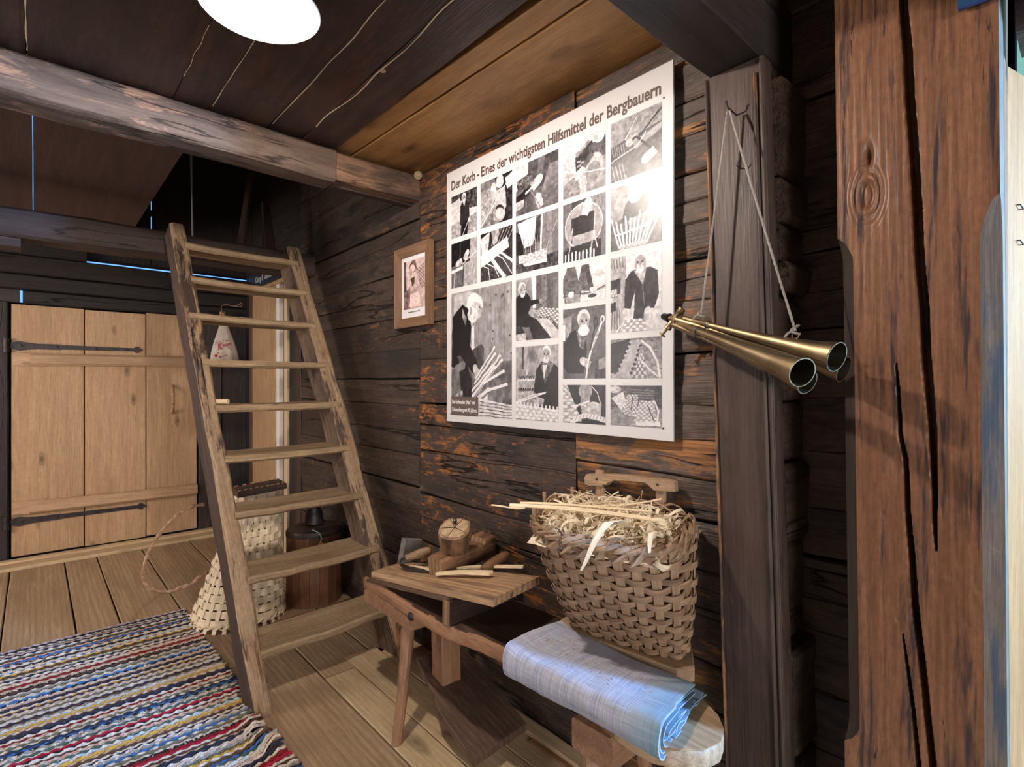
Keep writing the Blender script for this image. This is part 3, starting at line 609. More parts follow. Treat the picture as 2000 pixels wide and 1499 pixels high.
jp = empty('door_jamb', (1.40, 0.63, 0), 'dark door jamb board with beaded edge behind the hanging horns', 'post')
def lean(t, p, q): return (0, -0.068 * (1 - t / 2.14), 0)
MB().timber((1.4125, 0.6675, 0.0), (1.4125, 0.6675, 2.14), 0.155, 0.055, (1, 0, 0), n=30, bev=0.004, rough=0.002, seed=14, ny=5, wav=lean).build('jamb_body', 'jamb', jp)
MB().timber((1.382, 0.7425, 0.0), (1.382, 0.7425, 2.135), 0.006, 0.010, (1, 0, 0), n=30, bev=0.002, rough=0.001, seed=15, wav=lean).build('worn_edge', 'jamb_edge', jp)
MB().timber((1.383, 0.6115, 0.0), (1.383, 0.6115, 2.10), 0.012, 0.012, (1, 0, 0), n=30, bev=0.005, rough=0.0006, seed=16, wav=lean).build('bead', 'jamb', jp)
MB().timber((1.384, 0.596, 0.0), (1.384, 0.596, 2.135), 0.009, 0.010, (1, 0, 0), n=30, bev=0.003, rough=0.0010, seed=17, wav=lean).build('bead', 'jamb', jp)

# the big red-brown post: front face as a relief grid with its drying cracks cut in
def interp(poly, z):
    zs = [p[1] for p in poly][::-1]; ys = [p[0] for p in poly][::-1]
    return np.interp(z, zs, ys)
tp = empty('timber_post', (1.47, 0.28, 0), 'broad red-brown timber post with long black drying cracks and stop chamfers', 'post')
PX = 1.36; Z1 = 2.42
ny_, nz_ = 150, 460
crk = [([(0.296, 2.42), (0.291, 2.106), (0.279, 1.919), (0.271, 1.735), (0.262, 1.563), (0.251, 1.373), (0.241, 1.216), (0.236, 1.03), (0.233, 0.955)], 0.0085, 0.96, 2.5),
       ([(0.303, 1.36), (0.298, 1.299), (0.293, 1.192), (0.284, 1.139), (0.281, 1.032), (0.271, 0.875), (0.258, 0.721), (0.245, 0.58), (0.232, 0.40), (0.22, 0.0)], 0.0058, -1, 1.345),
       ([(0.291, 0.78), (0.286, 0.731), (0.271, 0.62), (0.264, 0.508), (0.250, 0.2), (0.245, 0.0)], 0.0048, -1, 0.775)]
zz = np.linspace(0, Z1, nz_)
yl = 0.3975 + 0.0145 * (zz - 0.45) / 1.19            # far edge leans a little
yr = 0.1300 + 0.0100 * (zz - 0.45) / 1.50
chl = np.clip(np.minimum((zz - 0.50) / 0.035, (1.625 - zz) / 0.045), 0, 1); chl = np.sqrt(chl)
chr_ = np.clip((1.66 - zz) / 0.08, 0, 1); chr_ = np.sqrt(chr_)
fl = yl - 0.030 * chl; frr = yr + 0.030 * chr_
tt = np.linspace(0, 1, ny_)
Y = fl[:, None] * (1 - tt)[None] + frr[:, None] * tt[None]; Z = np.repeat(zz[:, None], ny_, 1); D = np.zeros_like(Y)
for poly, hw, za, zb in crk:
    c = interp(poly, zz) + 0.002 * np.array([noise.noise(Vector((z * 9, 3, hw * 900))) for z in zz])
    w = hw * np.clip((zb - zz) / 0.5, 0, 1) ** 0.5 * np.clip((zz - za) / 0.45, 0, 1) ** 0.5
    d = np.abs(Y - c[:, None]); ww = w[:, None]
    D = np.maximum(D, 0.045 * np.clip((ww + 0.0012 - d) / 0.0022, 0, 1) * (ww > 0.0004))
kn = ((Y - 0.355) / 0.026) ** 2 + ((Z - 1.715) / 0.055) ** 2
D += 0.006 * np.exp(-kn) * (1 + np.sin(kn * 9)) + 0.018 * np.exp(-(((Y - 0.353) / 0.010) ** 2 + ((Z - 1.80) / 0.030) ** 2) * 1.5)
kn2 = ((Y - 0.325) / 0.02) ** 2 + ((Z - 1.15) / 0.02) ** 2; D += 0.003 * np.exp(-kn2)
for (py, pz, pr) in [(0.262, 0.96, .004), (0.215, 0.915, .005), (0.170, 0.90, .004), (0.186, 0.825, .006), (0.30, 0.80, .004), (0.325, 1.02, .004)]:
    D += 0.004 * np.exp(-(((Y - py) / pr) ** 2 + ((Z - pz) / (pr * 1.3)) ** 2))
D += 0.00035 * np.sin(Y * 420 + 3 * np.sin(Z * 2))
mb = MB(); P = np.stack([PX + D, Y, Z], -1).reshape(-1, 3); G = np.stack([Z, Y, D], -1).reshape(-1, 3)
ii = np.arange((nz_ - 1) * ny_).reshape(nz_ - 1, ny_)[:, :-1].ravel()
F = np.stack([ii, ii + ny_, ii + ny_ + 1, ii + 1], -1)
mb.v = P.tolist(); mb.g = G.tolist(); mb.f = F.tolist()
mb.build('front_face', 'post', tp, angle=70)
def side_strip(ya, xa, yb, xb, name, mat):
    mb = MB(); v = []; g = []; n = len(zz)
    for k in range(n):
        v += [(xa[k], ya[k], zz[k]), (xb[k], yb[k], zz[k])]; g += [(zz[k], ya[k], 0), (zz[k], yb[k], 0.03)]
    mb.add(v, g, [(2 * k, 2 * k + 1, 2 * k + 3, 2 * k + 2) for k in range(n - 1)]); return mb.build(name, mat, tp)
one = np.ones_like(zz)
side_strip(fl, PX * one, yl, PX + 0.002 + 0.034 * chl, 'chamfer', 'post_cut')
side_strip(yl, PX + 0.002 + 0.034 * chl, yl, 1.60 * one, 'side_face', 'post_cut')
side_strip(frr, PX * one, yr, PX + 0.002 + 0.030 * chr_, 'chamfer', 'post_pale')
side_strip(yr, PX + 0.002 + 0.030 * chr_, yr, 1.425 * one, 'side_face', 'post_side')
side_strip(yr, 1.425 * one, yr + 0.012, 1.56 * one, 'side_face', 'post_cut')
MB().box((1.50, 0.15, 0), (1.60, 0.40, Z1), 2, 0.002).build('post_core', 'post', tp)

ln = empty('door_lintel', (1.5, 0.0, 2.0), 'short dark lintel timber above the pale door at the right', 'beam')
MB().timber((1.515, 0.125, 2.135), (1.515, -0.75, 2.135), 0.13, 0.27, n=10, bev=0.008, rough=0.004, seed=21, ny=3).build('lintel_body', 'header', ln)
sg = empty('sky_tinted_sign', (1.34, 0.15, 2.02), 'plain black sign board at the top right, blue sky reflection in its colour', 'sign')
MB().box((1.335, -0.35, 2.028), (1.352, 0.197, 2.22), 1, 0.002).build('sign_board', 'sky_tinted_sign', sg)
d2 = struct('door_2')
for k in range(3):
    f = (k + .5) / 3; MB().timber((1.5855 + .718 * f, 0.169 - .174 * f, 0.01), (1.5855 + .718 * f, 0.169 - .174 * f, 2.0), 0.245, 0.03, (0.2355, 0.972, 0), n=6, bev=0.002, rough=0.0005, seed=k).build('door_plank', 'door_reveal', d2)
MB().box((1.435, 0.1585, 0.0), (1.580, 0.20, 2.02), 2, 0.003, 3).build('door_stile', 'dark_plank', d2)
for z in (1.62, 1.70):
    MB().tube([(1.640, 0.139, z), (1.640, 0.133, z), (1.655, 0.129, z - 0.008), (1.655, 0.136, z - 0.008)], 0.0015, 6).build('staple', 'iron', d2)

# sign over the back doorway
s2 = empty('room_sign', (1.42, 4.6, 2.12), 'black sign with grey lettering over the back doorway, behind the ladder', 'sign')
MB().box((1.415, 4.12, 2.122), (1.43, 5.05, 2.26), 1, 0.002).build('sign_board', 'sign', s2)
text_mesh('Klang & Glaube', 'lettering', 'sign_text', (1.4145, 4.885, 2.160), (0, -1, 0), (0, 0, 1), width=0.43, height=0.052, parent=s2)

# ------------------------------------------------------------------ ceiling lamp
lp = empty('ceiling_lamp', (0.425, 1.43, 2.34), 'white enamel saucer lamp with a glowing bulb under the ceiling', 'lamp')
RX, RY, RZ = 0.425, 1.43, 2.248
prof = [(0.142, 0.000), (0.145, 0.002), (0.143, 0.005), (0.120, 0.020), (0.09, 0.038), (0.055, 0.052), (0.030, 0.060)]
mb = MB(); n = 64; vs = []
inner = [(r - 0.003, h - 0.0025) for r, h in prof]; inner[0] = (0.1405, 0.0005)
allp = prof[::-1] + inner
for (r, h) in allp:
    for j in range(n): w = 2 * math.pi * j / n; vs.append((RX + r * math.cos(w), RY + r * math.sin(w), RZ + h))
mb.add(vs, vs, [(i * n + j, i * n + (j + 1) % n, (i + 1) * n + (j + 1) % n, (i + 1) * n + j) for i in range(len(allp) - 1) for j in range(n)])
recalc(mb.build('lamp_shade', 'enamel', lp))
MB().lathe((RX, RY, 2.345), (0, 0, -1), [(0, 0.045), (0.012, 0.045), (0.03, 0.030), (0.05, 0.028), (0.055, 0.022), (0.062, 0.014)], 24).build('lamp_socket', 'enamel', lp)
MB().lathe((RX, RY, 2.288), (0, 0, -1), [(0, 0.012), (0.012, 0.016), (0.026, 0.027), (0.042, 0.034), (0.056, 0.033), (0.068, 0.025), (0.076, 0.012), (0.079, 0.001)], 24).build('light_bulb', 'bulb', lp)
a0 = -1.95
ring = [(RX + 0.1405 * math.cos(a0 + 3.1 + 0.03 * k), RY + 0.1405 * math.sin(a0 + 3.1 + 0.03 * k), RZ + 0.002) for k in range(14)]
MB().ribbon(ring, (0, 0, 1), [0.002 + 0.006 * math.sin(math.pi * k / 13) for k in range(14)], 0.001).build('rim_chip', 'brown_chip', lp)

# ------------------------------------------------------------------ ladder
LO = Vector((0.706, 2.164, 0)); LA = R(3.9); LT = math.tan(R(29.9)); LWD = 0.607
lw = Vector((math.cos(LA), math.sin(LA), 0)); lnv = Vector((-math.sin(LA), math.cos(LA), 0)); ll = (lnv * LT + Vector((0, 0, 1))).normalized()
def lpt(w, z, back=0.0): return LO + lw * w + lnv * (LT * z + back) + Vector((0, 0, z))
lad = empty('step_ladder', LO, 'steep wooden loft ladder with nine worn treads in the middle of the room', 'ladder')
lnrm = lw.cross(ll)         # out of the ladder face, towards the room
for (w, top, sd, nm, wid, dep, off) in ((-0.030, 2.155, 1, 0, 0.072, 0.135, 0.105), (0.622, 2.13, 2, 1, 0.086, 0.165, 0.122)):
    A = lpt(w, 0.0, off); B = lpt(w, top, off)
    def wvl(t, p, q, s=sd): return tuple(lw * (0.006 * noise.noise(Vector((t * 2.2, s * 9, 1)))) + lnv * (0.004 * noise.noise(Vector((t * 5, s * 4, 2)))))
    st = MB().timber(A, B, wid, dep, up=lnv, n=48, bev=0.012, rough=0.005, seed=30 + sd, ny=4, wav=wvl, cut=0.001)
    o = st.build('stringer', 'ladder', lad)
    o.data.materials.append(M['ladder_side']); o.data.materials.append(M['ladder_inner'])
    # the outer and inner flanks are coloured darker than the trodden front
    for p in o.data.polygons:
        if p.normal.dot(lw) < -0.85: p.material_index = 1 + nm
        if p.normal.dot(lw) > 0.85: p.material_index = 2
tz = [0.209, 0.472, 0.725, 0.964, 1.197, 1.424, 1.663, 1.872, 2.074]
for i, z in enumerate(tz):
    r = random.Random(300 + i); dep = 0.255 if i < 5 else 0.20
    th_ = 0.036; A = lpt(-0.012, z, dep / 2) - Vector((0, 0, th_ / 2)); B = lpt(LWD + 0.012, z, dep / 2) - Vector((0, 0, th_ / 2))
    if i in (5, 6): A = lpt(-0.03, z, dep / 2) - Vector((0, 0, th_ / 2))
    if i == 6: A = lpt(-0.05, z, dep / 2) - Vector((0, 0, th_ / 2))
    def wvt(t, p, q, s=i):
        # q>0 back edge; front edge worn wavy, mid hollowed
        e = max(0.0, -p / 0.12)
        x = math.sin(math.pi * min(1, max(0, t / 0.62)))
        return tuple(lnv * (e * (0.010 * noise.noise(Vector((t * 5, s * 7, 0))) + 0.006)) + Vector((0, 0, -0.004 * x + e * 0.004 * noise.noise(Vector((t * 9, s * 3, 5))))))
    MB().timber(A, B, dep, th_, n=30, bev=0.009, rough=0.003, seed=200 + i * 3, ny=5, wav=wvt).build('tread', 'tread', lad)
for (w, z) in ((0.60, 0.86), (0.61, 0.36)):
    c = lpt(w, z, 0.10); MB().lathe(c - lw * 0.018, lw * -1, [(0, 0.010), (0.008, 0.009), (0.012, 0.004)], 10).build('peg', 'ladder_side', lad)

# short round stick lying on the fifth tread
ds = MB().tube([lpt(0.050, 1.197, 0.02) + Vector((0, 0, 0.014)), lpt(-0.035, 1.197, 0.11) + Vector((0, 0, 0.014))], 0.0125, 14).build('round_stick', 'split')
tag(ds, 'short round stick lying on the left end of a middle ladder tread', 'stick')

# ------------------------------------------------------------------ poster: painted as greys, photographs as flat prints
def fbm(h, w, cells, seed, octv=4, stretch=1.0):
    rs = np.random.RandomState(seed); out = np.zeros((h, w)); amp = 1; tot = 0
    for k in range(octv):
        cy = max(2, int(cells * 2 ** k)); cx = max(2, int(cells * 2 ** k * stretch))
        g = rs.rand(cy + 2, cx + 2); y = np.linspace(0, cy, h, endpoint=False); x = np.linspace(0, cx, w, endpoint=False)
        yi = y.astype(int); xi = x.astype(int); fy = (y - yi)[:, None]; fx = (x - xi)[None]
        fy = fy * fy * (3 - 2 * fy); fx = fx * fx * (3 - 2 * fx)
        a = g[yi][:, xi]; b = g[yi][:, xi + 1]; c = g[yi + 1][:, xi]; d = g[yi + 1][:, xi + 1]
        out += amp * ((a * (1 - fx) + b * fx) * (1 - fy) + (c * (1 - fx) + d * fx) * fy); tot += amp; amp *= 0.55
    return out / tot
class Photo:
    def __init__(s, w, h, seed):
        s.w = w; s.h = h; s.seed = seed; s.asp = h / w
        s.x, s.y = np.meshgrid((np.arange(w) + 0.5) / w, (np.arange(h) + 0.5) / h); s.a = np.full((h, w), 0.5); s.k = 0
    def put(s, m, v, tex=0.0, cells=10, st=1.0):
        s.k += 1
        if tex: v = v + tex * (fbm(s.h, s.w, cells, s.seed * 31 + s.k, 4, st) - 0.5) * 2
        s.a = s.a * (1 - m) + np.clip(v, 0, 1) * m; return s
    def bg(s, a, b, tex=0.1, cells=8, st=1.0): return s.put(np.ones_like(s.a), a + (b - a) * s.y, tex, cells, st)
    def e(s, cx, cy, rx, ry, v, rot=0, tex=0.0, soft=0.08, cells=10):
        dx = s.x - cx; dy = (s.y - cy) * s.asp; c, n = math.cos(rot), math.sin(rot)
        d = np.hypot((dx * c + dy * n) / rx, (-dx * n + dy * c) / (ry * s.asp)); return s.put(np.clip((1 - d) / soft + 0.5, 0, 1), v, tex, cells)
    def g(s, pts, v, tex=0.0, cells=12, st=1.0):
        m = np.zeros(s.a.shape, bool); n = len(pts)
        for i in range(n):
            (x0, y0), (x1, y1) = pts[i], pts[(i + 1) % n]
            if y0 == y1: continue
            c = ((y0 <= s.y) & (s.y < y1)) | ((y1 <= s.y) & (s.y < y0))
            m ^= c & (s.x < x0 + (s.y - y0) * (x1 - x0) / (y1 - y0))
        return s.put(m.astype(float), v, tex, cells, st)
    def l(s, pts, w, v):
        M_ = np.zeros_like(s.a); A = s.asp
        for (x0, y0), (x1, y1) in zip(pts, pts[1:]):
            dx, dy = x1 - x0, (y1 - y0) * A; L2 = dx * dx + dy * dy + 1e-9
            t = np.clip(((s.x - x0) * dx + (s.y - y0) * A * dy) / L2, 0, 1)
            d = np.hypot(s.x - x0 - t * dx, (s.y - y0) * A - t * dy); M_ = np.maximum(M_, np.clip((w / 2 - d) * s.w + 0.5, 0, 1))
        return s.put(M_, v)
    def weave(s, quad_, nx, ny, lo=0.45, hi=0.92):
        (ax, ay), (bx, by), (cx, cy), (dx, dy) = quad_
        for j in range(ny):
            for i in range(nx):
                def q(u, v): return (ax + (bx - ax) * u + (dx - ax) * v + (ax - bx + cx - dx) * u * v, ay + (by - ay) * u + (dy - ay) * v + (ay - by + cy - dy) * u * v)
                u0, u1, v0, v1 = i / nx, (i + 1) / nx, j / ny, (j + 1) / ny
                s.g([q(u0, v0), q(u1, v0), q(u1, v1), q(u0, v1)], hi if (i + j) % 2 else lo + 0.15, 0.08, 20)
                s.l([q(u0, v1), q(u1, v1)], 0.006, lo - 0.2)
        return s
    def planks(s, v, n=6, x0=0, x1=1, y0=0, y1=1, knots=8):
        r = random.Random(s.seed)
        for i in range(n):
            a = x0 + (x1 - x0) * i / n; b = x0 + (x1 - x0) * (i + 1) / n
            s.g([(a, y0), (b, y0), (b, y1), (a, y1)], v + r.uniform(-0.05, 0.05), 0.07, 4, 8); s.l([(b, y0), (b, y1)], 0.006, v - 0.2)
        for i in range(knots): s.e(r.uniform(x0, x1), r.uniform(y0, y1), 0.012, 0.009, v - 0.28)
        return s
    def head(s, cx, cy, r, side=0, white=True):
        A = s.asp; ry = r * 1.28 / A
        s.e(cx - side * r * .15, cy - ry * 0.22, r * 0.98, ry * 0.86, 0.9, tex=0.16, cells=22); s.e(cx + side * r * 0.2, cy + ry * 0.10, r * 0.86, ry * 0.88, 0.66, tex=0.1)
        s.e(cx + side * r * .5, cy + ry * 0.2, r * 0.4, ry * 0.5, 0.76, 0, .05, .9); s.e(cx - side * r * .8 - (side == 0) * r * .85, cy + ry * .1, r * .14, ry * .16, .6)
        s.e(cx + side * r * .2, cy + ry * 0.68, r * 0.62, ry * 0.40, 0.86, tex=0.2, cells=30)
        for k in (-1, 1):
            s.e(cx + side * r * .35 + k * r * 0.36, cy - ry * 0.02, r * 0.17, ry * 0.09, 0.26); s.l([(cx + side * r * .35 + k * r * .55, cy - ry * .16), (cx + side * r * .35 + k * r * .18, cy - ry * .13)], r * .12, 0.5)
        s.l([(cx + side * r * .42, cy), (cx + side * r * .5, cy + ry * .28)], r * 0.16, 0.56); s.l([(cx + side * r * .1, cy + ry * .5), (cx + side * r * .6, cy + ry * .5)], r * 0.10, 0.42)
        return s
    def hand(s, cx, cy, r, ang, v=0.8):
        c, n = math.cos(ang), math.sin(ang)
        s.e(cx, cy, r, r * 0.75 / s.asp, v, ang, 0.08)
        for k in range(4):
            o = (k - 1.5) * r * 0.38
            p0 = (cx + c * r * .5 - n * o, cy + (n * r * .5 + c * o) / s.asp); p1 = (cx + c * r * 1.55 - n * o * .9, cy + (n * r * 1.55 + c * o * .9) / s.asp)
            s.l([p0, p1], r * 0.34, v - 0.03 * k); s.l([(p0[0] - n * r * .2, p0[1] + c * r * .2 / s.asp), (p1[0] - n * r * .2, p1[1] + c * r * .2 / s.asp)], r * 0.06, v - 0.35)
        return s
    def done(s):
        g = np.random.RandomState(s.seed).rand(s.h, s.w) - 0.5
        u = (fbm(s.h, s.w, 12, s.seed + 71, 3) - .5) * 0.018 * s.w; v = (fbm(s.h, s.w, 12, s.seed + 91, 3) - .5) * 0.018 * s.w
        iy, ix = np.mgrid[0:s.h, 0:s.w]; a = s.a[np.clip(iy + v, 0, s.h - 1).astype(int), np.clip(ix + u, 0, s.w - 1).astype(int)]
        a = a * (0.78 + 0.44 * fbm(s.h, s.w, 22, s.seed + 5, 5)) + g * 0.06
        a = np.clip((a - 0.5) * 1.35 + 0.49, 0, 1)
        p = np.pad(a, 1, mode='edge'); a = (p[1:-1, 1:-1] * 2 + p[:-2, 1:-1] + p[2:, 1:-1] + p[1:-1, :-2] + p[1:-1, 2:]) / 6
        return np.clip(a, 0, 1)
RECT = {1: (.036, .117, .223, .305), 2: (.036, .329, .223, .528), 3: (.247, .115, .447, .305), 4: (.247, .329, .447, .528), 5: (.036, .552, .444, 1.093), 6: (.468, .113, .694, .305), 7: (.468, .325, .694, .528), 8: (.468, .552, .694, .789), 9: (.468, .813, .694, 1.093), 10: (.717, .113, .906, .303), 11: (.717, .323, .906, .528), 12: (.717, .548, .906, .673), 13: (.717, .693, .906, .937), 14: (.717, .959, .906, 1.091), 15: (.927, .110, 1.117, .303), 16: (.927, .323, 1.117, .526), 17: (.927, .548, 1.117, .791), 18: (.927, .812, 1.117, .938), 19: (.927, .960, 1.117, 1.089)}
RES = 1150
def mk(i):
    a0, b0, a1, b1 = RECT[i]; return Photo(int((a1 - a0) * RES), int((b1 - b0) * RES), i)
PH = {}
p = mk(1); p.bg(.85, .72, .12, 10); p.g([(0, 0), (1, 0), (1, .28), (.7, .22), (.3, .16), (0, .2)], .3, .3, 14); p.g([(0, .15), (.35, .1), (.38, .6), (.0, .68)], .78, .06); p.g([(.62, .2), (1, .14), (1, .45), (.72, .42)], .3, .3, 20); p.g([(0, .68), (1, .58), (1, 1), (0, 1)], .62, .25, 22)
p.g([(.4, .68), (.68, .68), (.62, 1), (.38, 1)], .15, .06); p.g([(.36, .3), (.45, .2), (.6, .2), (.7, .3), (.72, .72), (.66, .76), (.6, .70), (.4, .72), (.36, .75)], .2, .08); p.head(.5, .14, .085); p.g([(.45, .22), (.56, .22), (.52, .34)], .7, .1); p.l([(.72, .62), (.45, 1)], .022, .8); p.hand(.69, .68, .035, 1.4); PH[1] = p
p = mk(2); p.bg(.55, .6, .1); p.g([(0, 0), (.75, 0), (.72, .5), (.05, .55), (0, .5)], .17, .1, 10); p.l([(.36, 0), (.34, .4)], .02, .5); p.g([(.75, 0), (1, 0), (1, .5), (.72, .5)], .66, .15); p.g([(0, .52), (.5, .48), (.5, 1), (0, 1)], .42, .12); p.g([(.5, .5), (1, .45), (1, 1), (.5, 1)], .66, .12, 6, 4); p.g([(0, .6), (.46, .54), (.46, .61), (0, .67)], .86, .05); p.l([(.15, .6), (.1, 1)], .03, .78); p.l([(.45, .5), (1, .3)], .02, .85); p.l([(.4, .55), (1, .22)], .015, .75); p.hand(.62, .30, .10, 2.2); p.hand(.27, .47, .10, -.3); p.l([(.5, .6), (.42, 1)], .03, .25); PH[2] = p
p = mk(3); p.bg(.5, .5, .25, 14); p.g([(0, .3), (.45, .1), (.5, .6), (0, 1)], .62, .3, 26, 2); p.g([(.45, 0), (1, 0), (1, 1), (.62, 1), (.7, .6)], .2, .2, 14); p.g([(.5, .3), (.78, .25), (.82, .7), (.6, .95), (.42, .9)], .72, .15); p.e(.6, .78, .2, .17, .62, .6, .1); p.e(.62, .72, .14, .10, .22, .6, .1); p.e(.62, .80, .14, .12, .76, .5, .1); p.e(.62, .12, .12, .14, .78, 0, .2); p.g([(.78, .1), (1, .02), (1, .3), (.84, .34)], .85, .1); p.hand(.42, .22, .12, 1.5); p.l([(.92, .12), (.02, .95)], .02, .9); PH[3] = p
p = mk(4); p.bg(.2, .3, .12); p.g([(0, .1), (.3, .0), (.25, .4), (.05, .6)], .8, .15); p.g([(.35, 0), (.6, 0), (.55, .25), (.4, .3)], .6, .2); p.g([(0, .45), (.85, .2), (.9, .42), (.1, .68), (.02, .9)], .92, .04); p.g([(.0, .7), (.3, .62), (.6, 1), (0, 1)], .28, .2, 20); p.g([(.45, .66), (.8, .5), (1, .8), (1, 1), (.7, 1)], .3, .15, 16, 3); p.g([(.33, .6), (.42, .57), (.82, .98), (.7, 1)], .92, .03); p.g([(.62, .5), (.68, .48), (1, .68), (1, .75)], .92, .03); p.l([(.1, .68), (.26, .75), (.3, 1)], .022, .9); p.l([(.2, .64), (.45, .75), (.58, .96)], .022, .88); p.l([(.5, .5), (.72, .62), (.98, .95)], .02, .9)
for k in range(6): p.l([(.35 + .1 * k, .3), (.6 + .1 * k, -.05)], .012, .8)
PH[4] = p
p = mk(5); p.bg(.6, .6, .08); p.planks(.56, 6, .38, 1, 0, .6, 16); p.g([(.05, .02), (.38, .0), (.4, .3), (.05, .2)], .72, .06); p.g([(.36, .3), (.41, .28), (.41, .48), (.36, .48)], .85, .05); p.g([(0, .62), (.4, .6), (1, .57), (1, 1), (0, 1)], .45, .2, 16); p.g([(.02, .2), (.2, .1), (.3, .14), (.36, .3), (.32, .55), (.1, .62), (0, .6)], .13, .05)
p.g([(.1, .52), (.34, .5), (.36, .48), (.52, .43), (.57, .46), (.56, .6), (.46, .68), (.4, .58), (.2, .62)], .32, .12, 14, 2); p.g([(.12, .58), (.28, .58), (.36, .7), (.38, .95), (.3, 1), (.2, .98), (.16, .7)], .2, .1, 16, 2); p.g([(.06, .6), (.26, .55), (.24, .62), (.1, .66)], .55, .12)
p.g([(.16, .34), (.3, .4), (.46, .58), (.38, .66), (.14, .5)], .16, .06); p.hand(.43, .63, .055, .9); p.e(.42, .115, .14, .085, .93, .5, .1, cells=24); p.e(.44, .17, .10, .07, .74, .5, .08); p.e(.38, .20, .09, .06, .86, .4, .12, cells=24); p.e(.345, .165, .025, .03, .62); p.e(.50, .15, .02, .006, .3, .5); p.l([(.53, .16), (.56, .185), (.52, .2)], .016, .62)
p.g([(.2, .13), (.28, .22), (.26, .28), (.2, .2)], .6, .2)
for (x0, y0, x1, y1, w) in [(.44, .7, .74, .47, .028), (.42, .74, .75, .52, .03), (.38, .8, .82, .54, .034), (.38, .84, .85, .57, .032), (.4, .84, .74, .62, .05), (.58, .74, .88, .65, .036), (.4, .9, .64, .79, .045), (.62, .8, .92, .75, .036)]: p.l([(x0, y0), (x1, y1)], w, .9); p.l([(x0, y0 + .012), (x1, y1 + .014)], .008, .42)
p.g([(.42, .86), (.52, .82), (.5, 1), (.42, 1)], .8, .1); p.g([(.56, .86), (.64, .82), (.6, 1), (.54, 1)], .82, .1)
for k in range(6): p.g([(.5, .86 + .027 * k), (1, .9 + .02 * k), (1, .915 + .02 * k), (.5, .88 + .027 * k)], .86 - .05 * (k % 2), .1); p.l([(.5, .885 + .027 * k), (.9, .915 + .02 * k)], .006, .25)
p.weave([(.05, .84), (.2, .8), (.24, .98), (.04, 1)], 4, 5, .35, .7); PH[5] = p
p = mk(6); p.bg(.45, .4, .15); p.g([(0, 0), (.35, 0), (.3, .3), (0, .5)], .82, .06); p.g([(.3, .0), (.55, 0), (.5, .5), (.3, .5)], .35, .1); p.g([(.02, .3), (.4, .2), (.42, .45), (.05, .6)], .4, .35, 24); p.g([(.0, .62), (.5, .4), (.5, .55), (0, .85)], .2, .15); p.g([(.45, .62), (1, .45), (1, 1), (.3, 1)], .42, .15, 14); p.g([(.22, .72), (.42, .62), (.44, .98), (.14, 1)], .35, .14, 12, 2); p.g([(.7, .0), (1, 0), (1, .35), (.75, .5), (.5, .62), (.44, .5), (.66, .3)], .32, .16, 10, 3); p.g([(.8, .2), (1, .2), (1, .55), (.62, .68)], .5, .12); p.hand(.55, .42, .11, 2.6); p.hand(.55, .78, .10, 1.2); p.l([(.25, .6), (.56, .44)], .04, .92); p.l([(.35, .55), (.62, 1)], .025, .55); p.g([(0, .72), (.2, .7), (.18, .85), (0, .9)], .7, .1); PH[6] = p
p = mk(7); p.bg(.35, .3, .2); p.planks(.52, 4, .5, 1, 0, 1, 12); p.g([(.5, .05), (.6, .0), (.58, .5), (.5, .5)], .25, .2); p.g([(.04, .05), (.5, 0), (.46, .42), (.4, .52), (.2, .55), (.12, .4)], .88, .06, 8, 5); p.g([(0, .2), (.1, .25), (.22, .6), (.1, .72), (0, .6)], .18, .1)
p.g([(.0, .8), (1, .75), (1, 1), (0, 1)], .3, .25, 20); p.weave([(.12, .68), (.74, .64), (.74, .86), (.18, .86)], 9, 5, .55, .93); p.g([(.06, .66), (.2, .66), (.22, .82), (.08, .82)], .8, .15); p.g([(.18, .85), (.75, .83), (.74, .9), (.2, .89)], .88, .05)
for k in range(9): p.l([(.2 + .055 * k, .68), (.19 + .058 * k, .36 + .03 * (k % 3))], .012, .85 if k % 2 else .5)
p.l([(.6, .64), (.64, .0)], .035, .94); p.l([(.72, .66), (.78, .5), (.96, .2)], .02, .4); p.l([(.73, .66), (.79, .5), (.97, .2)], .008, .85); PH[7] = p
p = mk(8); p.bg(.6, .45, .1); p.planks(.45, 4, .5, 1, 0, .55, 9); p.g([(.38, 0), (.48, 0), (.5, .5), (.42, .5)], .93, .03); p.g([(.0, .3), (.2, .18), (.34, .3), (.4, .42), (.3, .58), (.35, .7), (.0, .72)], .14, .05); p.g([(0, .6), (.4, .58), (.6, .72), (.58, .98), (.42, 1), (.34, .8), (0, .76)], .17, .08); p.g([(.0, .76), (.14, .75), (.3, 1), (0, 1)], .25, .15); p.g([(0, .9), (.24, .88), (.26, 1), (0, 1)], .75, .15, 20); p.g([(.6, .62), (.75, .6), (.9, 1), (.5, 1)], .2, .1)
p.head(.16, .18, .095, .5); p.g([(.3, .36), (.55, .38), (.6, .43), (.3, .46)], .15, .05); p.hand(.62, .41, .055, .3, .6); p.hand(.42, .58, .09, .4, .65); p.weave([(.58, .50), (1, .56), (1, .80), (.44, .60)], 10, 7, .4, .92)
for k in range(9): p.l([(.5 + .035 * k, .66 + .005 * k), (.86 + .03 * k, 1.0)], .02, .78); p.l([(.52 + .035 * k, .66), (.89 + .03 * k, 1.0)], .012, .18)
p.l([(.65, .45), (.8, .37)], .008, .2); PH[8] = p
p = mk(9); p.bg(.62, .6, .12, 8); p.g([(.16, .0), (.2, 0), (.19, .3), (.15, .3)], .3); p.e(.4, .12, .1, .08, .45, 0, 0, .9); p.e(.27, .33, .035, .06, .72); p.l([(.27, .2), (.27, .3)], .02, .6); p.g([(.03, .44), (.5, .42), (.5, .46), (.03, .48)], .8, .05); p.g([(.02, .48), (.06, .48), (.06, .85), (.02, .85)], .7)
